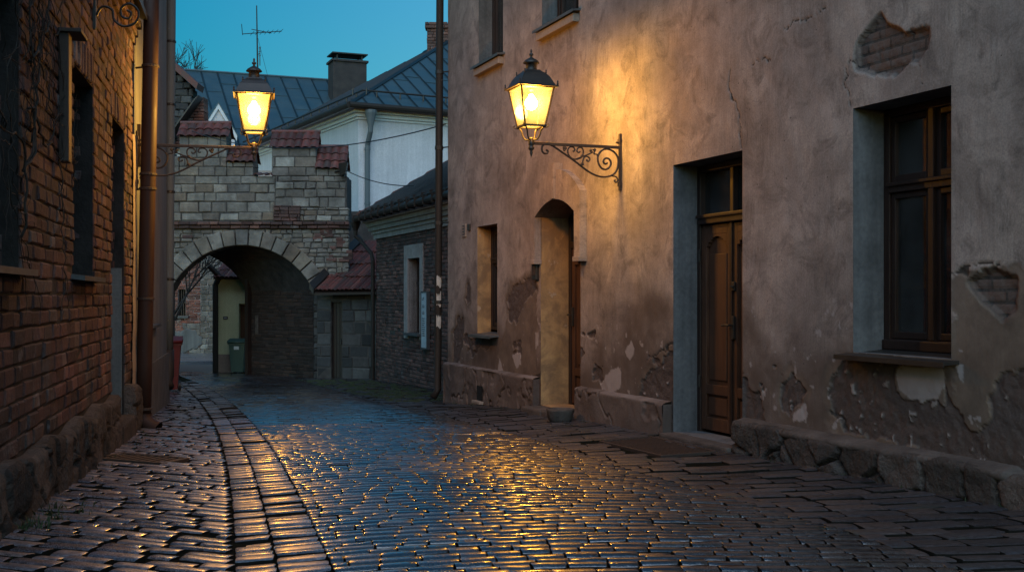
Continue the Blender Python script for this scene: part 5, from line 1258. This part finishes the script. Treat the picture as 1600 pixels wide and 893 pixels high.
m = MB(); m.box(-26, fw[0], -4, -.02, -1.3, 6, GFf); m.box(fw[1], -6, -4, -.02, -1.3, 6, GFf); m.box(fw[0], fw[1], -4, -.02, -1.3, fw[2], GFf); m.box(fw[0], fw[1], -4, -.02, fw[3], 6, GFf); m.box(fw[0], fw[1], -4, -.3, fw[2], fw[3], GFf); obj('core', m, M['cornice'], fh)
m = MB(); A, B = np.meshgrid(np.linspace(fx(262), fx(316), 60), np.linspace(-1.2, fz(512), 40), indexing='ij'); ed = fbm(A*1.7, B*1.7, 4, 5)+.16-.25*np.clip((B+.2)/.8, 0, 1)-.3*np.clip((A-fx(305))/.3, 0, 1)
m.grid(np.stack([A, fY-(.035-.10*(1-sstep(ed, .55, .58))), B], -1)); obj('plaster_patch', m, M['grey'], fh, smooth=True)
wf = MB()
for x_ in np.linspace(fw[0]+.02, fw[1]-.02, 4): wf.bbox(x_-.02, x_+.02, -.16, -.1, fw[2], fw[3], .004, GFf)
wf.bbox(fw[0], fw[1], -.15, -.11, (fw[2]+fw[3])/2-.02, (fw[2]+fw[3])/2+.02, .004, GFf); wo_ = obj('window', wf, M['frame'], fh); m = MB(); m.box(fw[0], fw[1], -.2, -.19, fw[2], fw[3], GFf); obj('pane', m, M['glass'], wo_); m = MB(); m.bbox(fw[0]-.12, fw[1]+.12, -.1, .09, fw[2]-.1, fw[2]-.002, .01, GFf); obj('sill', m, M['sill'], wo_)
# hanging bare shrub in front of that house
rt = random.Random(4); cr_ = MB(); sb = (fx(268)+1.0, 40.6, -1.05)
for k in range(5): branch((sb[0]-.3+.15*k, sb[1], .3), (rt.uniform(-.3, .5), rt.uniform(-.3, .2), 1), 2.7, .05, 2)
tk = MB(); tk.tube([sb, (sb[0]-.1, sb[1], 0.4)], [.09, .07], 7)
st_ = thing('bare_shrub', 'bare bush in front of the red brick house beyond the arch', 'shrub', sb); obj('stem', tk, M['bark'], st_); obj('crown', cr_, M['bark'], st_)
# ================================================================== ground, road and pavements
def st(o): o['kind'] = 'structure'; return o
gxl = np.unique(np.concatenate([np.array([-600, -300, -150, -80, -50, -30]), np.arange(-20, 12.1, .2), np.array([20, 30, 50, 80, 150, 300, 600])]))
gyl = np.unique(np.concatenate([np.array([-600, -300, -150, -60, -30, -12]), np.arange(-4, 50, .25), np.array([60, 80, 120, 200, 400, 900])]))
GX, GY_ = np.meshgrid(gxl, gyl, indexing='ij')
zz = np.where((GY_ < 0), 0, ground(GX, GY_))-.016
g = MB(); g.grid(np.stack([GX, GY_, zz], -1)); st(obj('ground', g, M['soil'], smooth=True))
GRATES = []     # (centre x, y, half a, half b, angle)
gl = (P(222, 0, 10.15)[0]+.0, 10.15, .33, .28, -.12); gr_c = FR(12.25, .52, 0); gr = (gr_c[0], gr_c[1], .66, .30, atan2(FR.s[1], FR.s[0]))
GRATES = [gl, gr]
def in_grate(x, y, m=.03):
    for cx, cy, a, b, an in GRATES:
        dx, dy = x-cx, y-cy; u = dx*cos(an)+dy*sin(an); v = -dx*sin(an)+dy*cos(an)
        if abs(u) < a+m and abs(v) < b+m: return True
    return False
UA7 = np.array([-1, -.985, -.9, -.4, .4, .9, .985, 1]); ZA7 = np.array([-.05, -.002, 0, 0, 0, 0, -.002, -.05])
UB7 = np.array([-1, -.93, -.78, -.3, .3, .78, .93, 1]); ZB7 = np.array([-.05, -.006, 0, 0, 0, 0, -.006, -.05])
UA5 = np.array([-1, -.97, 0, .97, 1]); UB5 = np.array([-1, -.9, 0, .9, 1]); Z5 = np.array([-.05, -.004, 0, -.004, -.05])
class Setts:
    def __init__(s): s.v = []; s.f = []; s.r = []; s.e = []; s.n = 0
    def stone(s, cx, cy, a, b, an, far=False, dome=.018, jz=.008, tl=.035):
        UA, ZA, UB, ZB = (UA5, Z5, UB5, Z5) if far else (UA7, ZA7, UB7, ZB7); n = len(UA)
        A, B = np.meshgrid(UA, UB, indexing='ij'); ZE = np.minimum.outer(ZA, ZB)
        rn = 1-.07*(A**4)*(B**4)
        ja = RNG.normal(0, .025, 4)
        x = a*A*rn*(1+ja[0]*B); y = b*B*rn*(1+ja[1]*A)+ja[2]*b*A
        tx, ty = RNG.normal(0, tl, 2); h = RNG.normal(0, jz)
        z = ZE+dome*(1-B*B)+h+tx*x*.4+ty*y
        wx = cx+x*cos(an)-y*sin(an); wy = cy+x*sin(an)+y*cos(an)
        z = z+ground(wx, wy)
        if not far: z = z+(fbm(wx*20, wy*20, 7, 3)-.5)*.0065*(ZE > -.02)
        V = np.stack([wx, wy, z], -1); s.v.append(V.reshape(-1, 3)); s.v.append(V[1:-1, 1:-1].reshape(-1, 3))    # sides and worn top keep a crisp edge
        i, j = np.meshgrid(np.arange(n-1), np.arange(n-1), indexing='ij'); bd_ = (i == 0) | (j == 0) | (i == n-2) | (j == n-2)
        q = (i*n+j)[bd_]+s.n; k = n-2; p = ((i-1)*k+(j-1))[~bd_]+s.n+n*n
        s.f.append(np.stack([q, q+n, q+n+1, q+1], -1)); s.f.append(np.stack([p, p+k, p+k+1, p+1], -1)); s.r.append(np.full(len(q)+len(p), RNG.random())); s.e.append(np.concatenate([np.ones(len(q)), np.zeros(len(p))])); s.n += n*n+k*k
    def build(s, name, m):
        f = np.concatenate(s.f); me = mesh_from(name, np.concatenate(s.v), f.ravel(), np.full(len(f), 4), np.concatenate(s.r), True)
        a = me.attributes.new('joint', 'FLOAT', 'FACE'); a.data.foreach_set('value', np.concatenate(s.e).astype(np.float32))
        me.materials.append(m); o = bpy.data.objects.new(name, me); COL.objects.link(o); return st(o)
def band(sets, L, R, y0, y1, step, wid, tilt, wv=.25, far_y=13, dome=.018, gap=.012, miss=.0, tl=.035, jz=.008, gx_=None):
    y = y0; k = 0
    while y < y1:
        d = step*(1+random.uniform(-.17, .17)); yc = y+d/2
        xl, xr = float(L(yc)), float(R(yc)); xm = (xl+xr)/2
        x = xl+(random.uniform(0, .6)*wid if xr-xl > wid*1.6 else 0); first = True
        if xr-xl > wid*1.6 and x-xl > .05:
            spans = [(xl, x)]
        else: spans = []; x = xl
        while x < xr-.02:
            w = wid*(1+random.uniform(-wv, wv)); e = min(x+w, xr)
            if xr-e < wid*.35: e = xr
            spans.append((x, e)); x = e
        for a, b in spans:
            cx = (a+b)/2; u_ = (cx-xl)/(xr-xl+1e-6); tl_ = tilt(u_); cy = yc+tl_[0]; cx += float((L(cy)-xl)*(1-u_)+(R(cy)-xr)*u_)
            if in_grate(cx, cy) or random.random() < miss: continue
            sets.stone(cx, cy, (b-a)/2-(gx_ or gap)/2*random.uniform(.6, 1.5), d/2-gap/2*random.uniform(.7, 1.5), tl_[1]+random.gauss(0, .03), cy > far_y, dome, jz, tl)
        y += d; k += 1
def tiltf(fun):                          # slope of the row as a function of place across the band -> (offset, angle)
    us = np.linspace(0, 1, 41); sl = np.array([fun(u) for u in us])
    cum = np.concatenate([[0], np.cumsum((sl[1:]+sl[:-1])/2*(us[1]-us[0]))]); cum -= np.interp(.5, us, cum)
    return lambda u, w=4.0: (float(np.interp(u, us, cum))*w, math.atan(float(np.interp(u, us, sl))))
g1 = lambda y: gutter_x(y); g2 = lambda y: gutter_x(y)+.21; g3 = lambda y: gutter_x(y)+.47
rd = Setts(); tf = tiltf(lambda u: .24-.30*u+.42*max(0, u-.55))
band(rd, lambda y: g3(y)-.002, kerb_x, 2.2, 31.6, .125, .185, lambda u: tf(u, 3.5), far_y=14, gap=.013, gx_=.009, miss=.001, dome=.013, jz=.0035, tl=.022)
rd.build('road', M['cobble'])
gu = Setts(); t0_ = tiltf(lambda u: .2)
band(gu, lambda y: g1(y)+.006, lambda y: g2(y)-.006, 2.2, 27, .15, .3, lambda u: t0_(u, .2), far_y=15, gap=.010, gx_=.006, dome=.006)
band(gu, lambda y: g2(y)+.004, lambda y: g3(y)-.002, 2.2, 27, .14, .4, lambda u: t0_(u, .2), far_y=15, gap=.010, gx_=.006, dome=.006); gu.build('gutter', M['pave'])
pv = Setts(); t1_ = tiltf(lambda u: -.16)
band(pv, lambda y: left_x(y)-.05 if y < 18.5 else left_x(y)-1.5, lambda y: g1(y)-.002, 2.5, 24.5, .135, .24, lambda u: t1_(u, 1.3), far_y=15, gap=.014, gx_=.02, dome=.006, jz=.005, tl=.04, miss=.02, wv=.35); pv.build('left_pavement', M['pave'])
pr_ = Setts(); t2_ = tiltf(lambda u: .06+.3*u)
band(pr_, lambda y: kerb_x(y)+.01, lambda y: right_x(y)+.02 if y < 19 else right_x(y)+1.6, 2.2, 29.5, .2, .34, lambda u: t2_(u, 1.5), far_y=14, gap=.018, gx_=.014, dome=.004, jz=.004, tl=.022, wv=.3, miss=.01); pr_.build('right_pavement', M['pave_right'])
# the road beyond the gate
cr = Setts(); band(cr, lambda y: -9.6-.6*(y-31.6), lambda y: -7.2-.05*(y-31), 31.7, 33.6, .16, .3, lambda u: (0, 0), far_y=0); cr.build('gate_paving', M['cobble'])
a_ = MB(); ax, ay = np.meshgrid(np.linspace(-30, 2, 40), np.linspace(31.9, 39.2, 12), indexing='ij'); a_.grid(np.stack([ax, ay, ground(ax, ay)-.004], -1)); st(obj('cross_road', a_, M['asphalt'], smooth=True))
k_ = MB(); k_.bbox(-30, 2, 39.2, 39.35, -1.3, -1.17+.11, .015); k_.box(-30, 2, 39.352, 44.6, -1.3, -1.17+.1); st(obj('far_pavement', k_, M['pave']))
# grates
def grate(label, c, a, b, an, nb, along):
    z0 = float(ground(c[0], c[1])); t_ = thing('drain_grate', label, 'grate', (c[0], c[1], z0))
    cs, sn = cos(an), sin(an); F = lambda u, v, h: (c[0]+u*cs-v*sn, c[1]+u*sn+v*cs, float(ground(c[0]+u*cs-v*sn, c[1]+u*sn+v*cs))+h)
    m = MB(); w = .035
    for q in ((-a, a, -b, -b+w), (-a, a, b-w, b), (-a, -a+w, -b+w, b-w), (a-w, a, -b+w, b-w)): m.bbox(q[0], q[1], q[2], q[3], -.05, .012, .004, F)
    obj('grate_frame', m, M['rust_iron'], t_)
    m = MB()
    for i in range(nb):
        k = (i+.5)/nb
        if along: v = -b+w+(2*b-2*w)*k; m.box(-a+w, a-w, v-.009, v+.009, -.05, .004, F)
        else: u = -a+w+(2*a-2*w)*k; m.box(u-.016, u+.016, -b+w, b-w, -.05, .004, F)
    for k in (-.33, .33):
        if along: m.box(k*a*1.6-.008, k*a*1.6+.008, -b+w, b-w, -.048, .0, F)
        else: m.box(-a+w, a-w, k*b*1.6-.01, k*b*1.6+.01, -.048, .0, F)
    obj('bars', m, M['rust_iron'], t_)
grate('rusty iron drain grate in the left pavement by the brick wall', gl[:2], gl[2], gl[3], gl[4], 9, False)
grate('dark iron foot grate set in front of the double door', gr[:2], gr[2], gr[3], gr[4], 14, True)
# stone bowl
bp = FR(15.0, .34, 0); bz = float(ground(bp[0], bp[1]))
bw_ = MB(); bw_.lathe([(0, .0), (.12, .0), (.145, .03), (.165, .13), (.172, .16), (.15, .162), (.135, .13), (.12, .06), (0, .05)], (bp[0], bp[1], bz-.005), 28)
tag(obj('stone_bowl', bw_, M['cap'], loc=(bp[0], bp[1], bz), smooth=True), 'round weathered stone bowl on the paving beside the arched door', 'bowl')
# wheelie bins
def bin_(label, x, y, rz, k, m, tall):
    z = float(ground(x, y)); t_ = thing('wheelie_bin', label, 'bin', (x, y, z), 'wheeled rubbish bins near the gate'); t_.rotation_euler.z = rz
    b = MB(); w0, w1, d0, d1, h = .2*k, .27*k, .22*k, .3*k, tall
    b.hexa([(-w0, -d0, .06), (w0, -d0, .06), (w0, d0, .06), (-w0, d0, .06), (-w1, -d1, h), (w1, -d1, h), (w1, d1, h), (-w1, d1, h)]); b.box(-w1-.02, w1+.02, -d1-.02, d1+.02, h-.06, h-.01)
    obj('body', b, m, t_, local=True)
    b = MB(); n = 6
    A, B = np.meshgrid(np.linspace(-w1-.03, w1+.03, 5), np.linspace(-d1-.05, d1+.03, n), indexing='ij'); Zt = h+.02+.09*np.sin(np.linspace(.15, 2.6, n))[None, :]+0*A
    b.grid(np.stack([A, B, Zt], -1)); b.box(-w1-.03, w1+.03, -d1-.05, -d1-.035, h-.02, h+.035); b.box(-w1-.03, -w1-.02, -d1-.03, d1, h-.01, h+.05); b.box(w1+.02, w1+.03, -d1-.03, d1, h-.01, h+.05); obj('lid', b, m, t_, local=True, smooth=True)
    for sx in (-1, 1):
        b = MB(); b.tube([(sx*(w0+.0), d0+.02, .1), (sx*(w0+.055), d0+.02, .1)], .1, 16); obj('wheel', b, M['iron'], t_, local=True)
    b = MB(); b.tube([(-w1, d1+.06, h-.06), (w1, d1+.06, h-.06)], .018, 8); obj('handle', b, m, t_, local=True)
    b = MB(); b.box(-.07, .07, -d1-.004, -d1+.01, h-.2, h-.11); obj('sticker', b, M['board'], t_, local=True)
q = P(262, 0, 22.6); bin_('red wheelie bin half hidden by the grey downpipe on the left', q[0], 22.6, .25, .95, M['red_bin'], .98)
q = P(374, 0, 32.9); bin_('dark green wheelie bin in front of the yellow house beyond the arch', q[0], 32.9, -.1, .85, M['green_bin'], .9)
# moss and weeds
rw = random.Random(21)
mo = MB()
def tuft(mb, x, y, n, h, sp):
    z = float(ground(x, y))-.03
    for i in range(n):
        a = rw.uniform(0, 2*pi); r_ = rw.uniform(0, sp); bx_, by_ = x+r_*cos(a), y+r_*sin(a); l = h*rw.uniform(.5, 1.2); an = rw.uniform(0, 2*pi); le = rw.uniform(.15, .8)*l; w = rw.uniform(.003, .008)
        c, s_ = cos(an), sin(an)
        p0 = np.array((bx_, by_, z)); p1 = p0+np.array((c*le*.4, s_*le*.4, l*.65)); p2 = p0+np.array((c*le, s_*le, l)); o = np.array((-s_*w, c*w, 0))
        mb.add([p0-o, p0+o, p1+o*.8, p1-o*.8, p2], [(0, 1, 2, 3), (3, 2, 4)])
for i in range(170):
    y = rw.uniform(4.5, 18); tuft(mo, left_x(y)+rw.uniform(.05, .22)+.05, y, rw.randint(3, 7), rw.choice((.02, .03, .05)), .05)
for i in range(120):
    y = rw.uniform(5, 19); 
    if 10.6 < y < 12.2: continue
    tuft(mo, right_x(y)-rw.uniform(.1, .2), y, rw.randint(3, 8), rw.choice((.02, .035, .06)), .05)
for i in range(420):
    y = rw.uniform(19.4, 28); x = right_x(y)+rw.uniform(-.9, 1.0); tuft(mo, x, y, rw.randint(3, 7), .035, .12)
for i in range(16): tuft(mo, left_x(6.9)+rw.uniform(.1, .35), rw.uniform(6.2, 7.4), 9, .08, .09)
o_ = obj('weeds', mo, M['leaf'], fix=False); tag(o_, 'small weeds and grass in the joints along the walls', 'weeds', kind='stuff')
ms = MB()
for i in range(300):
    y = rw.uniform(19.4, 28.5); x = right_x(y)+rw.uniform(-.8, 1.1); z = float(ground(x, y)); r_ = rw.uniform(.05, .16)
    ms.lathe([(r_, -.03), (r_*.85, .0), (r_*.5, .012), (0, .016)], (x, y, z), 7)
o_ = obj('moss', ms, M['moss'], smooth=True); tag(o_, 'moss over the paving at the foot of the low brick house', 'moss', kind='stuff')

# ================================================================== dusk sky, last light, camera
w = bpy.data.worlds.new('World'); SC.world = w; w.use_nodes = True; nt = w.node_tree; nt.nodes.clear()
sky = nt.nodes.new('ShaderNodeTexSky'); sky.sky_type = 'NISHITA'; sky.sun_disc = False; sky.sun_elevation = radians(SUN_E); sky.sun_rotation = radians(SUN_R); sky.ozone_density = 4.0; sky.dust_density = .6
mx = nt.nodes.new('ShaderNodeMix'); mx.data_type = 'RGBA'; mx.blend_type = 'MULTIPLY'; mx.inputs[0].default_value = 1; mx.inputs[7].default_value = SKY_TINT+(1,)
bg = nt.nodes.new('ShaderNodeBackground'); bg.inputs[1].default_value = SKY_S; out = nt.nodes.new('ShaderNodeOutputWorld')
tc_ = nt.nodes.new('ShaderNodeTexCoord'); sp_x = nt.nodes.new('ShaderNodeSeparateXYZ'); nt.links.new(tc_.outputs['Generated'], sp_x.inputs[0])
mr = nt.nodes.new('ShaderNodeMapRange'); mr.inputs[1].default_value = -.30; mr.inputs[2].default_value = -.06; mr.inputs[3].default_value = .10; mr.inputs[4].default_value = 1.0; nt.links.new(sp_x.outputs[0], mr.inputs[0])
my = nt.nodes.new('ShaderNodeMapRange'); my.inputs[1].default_value = .2; my.inputs[2].default_value = .8; my.inputs[3].default_value = 0.; my.inputs[4].default_value = 1.0; nt.links.new(sp_x.outputs[1], my.inputs[0])
m2 = nt.nodes.new('ShaderNodeMix'); m2.data_type = 'RGBA'; m2.blend_type = 'MIX'; m2.inputs[7].default_value = (.12, .82, .86, 1); m2.inputs[6].default_value = (1, 1, 1, 1)
iv = nt.nodes.new('ShaderNodeMath'); iv.operation = 'SUBTRACT'; iv.inputs[0].default_value = 1; nt.links.new(mr.outputs[0], iv.inputs[1])
ml = nt.nodes.new('ShaderNodeMath'); ml.operation = 'MULTIPLY'; nt.links.new(iv.outputs[0], ml.inputs[0]); nt.links.new(my.outputs[0], ml.inputs[1]); nt.links.new(ml.outputs[0], m2.inputs[0])
m3 = nt.nodes.new('ShaderNodeMix'); m3.data_type = 'RGBA'; m3.blend_type = 'MULTIPLY'; m3.inputs[0].default_value = 1; nt.links.new(mx.outputs[2], m3.inputs[6]); nt.links.new(m2.outputs[2], m3.inputs[7])
mb_ = nt.nodes.new('ShaderNodeMapRange'); mb_.inputs[1].default_value = .55; mb_.inputs[2].default_value = -.2; mb_.inputs[3].default_value = 1.0; mb_.inputs[4].default_value = REAR; nt.links.new(sp_x.outputs[1], mb_.inputs[0])
ms_ = nt.nodes.new('ShaderNodeMath'); ms_.operation = 'MULTIPLY'; ms_.inputs[1].default_value = SKY_S; nt.links.new(mb_.outputs[0], ms_.inputs[0]); nt.links.new(ms_.outputs[0], bg.inputs[1])
nt.links.new(sky.outputs[0], mx.inputs[6]); nt.links.new(m3.outputs[2], bg.inputs[0]); nt.links.new(bg.outputs[0], out.inputs[0])
sl = bpy.data.lights.new('last_light', 'SUN'); sl.energy = SUN_P; sl.angle = radians(70); sl.color = SUN_C
so = bpy.data.objects.new('last_light', sl); COL.objects.link(so); so.rotation_euler = (radians(48), 0, radians(SUN_Z)); so.location = (0, -10, 30)
cd = bpy.data.cameras.new('camera'); cd.sensor_width = 36; cd.lens = 40.5; cd.shift_y = 15.5/1600; cd.clip_end = 3000; cd.clip_start = .05
co_ = bpy.data.objects.new('camera', cd); COL.objects.link(co_); co_.location = (0, 0, CAMZ); co_.rotation_euler = (pi/2, 0, 0); SC.camera = co_
SC.view_settings.view_transform = 'Standard'; SC.view_settings.look = 'None'; SC.view_settings.exposure = EXPO; SC.view_settings.gamma = 1; SC.view_settings.use_curve_mapping = False
SC.render.engine = 'CYCLES'; cy = SC.cycles; cy.use_denoising = True; cy.max_bounces = 8; cy.diffuse_bounces = 3; cy.glossy_bounces = 3; cy.transparent_max_bounces = 12
cy.sample_clamp_indirect = 6; cy.caustics_reflective = False; cy.caustics_refractive = False
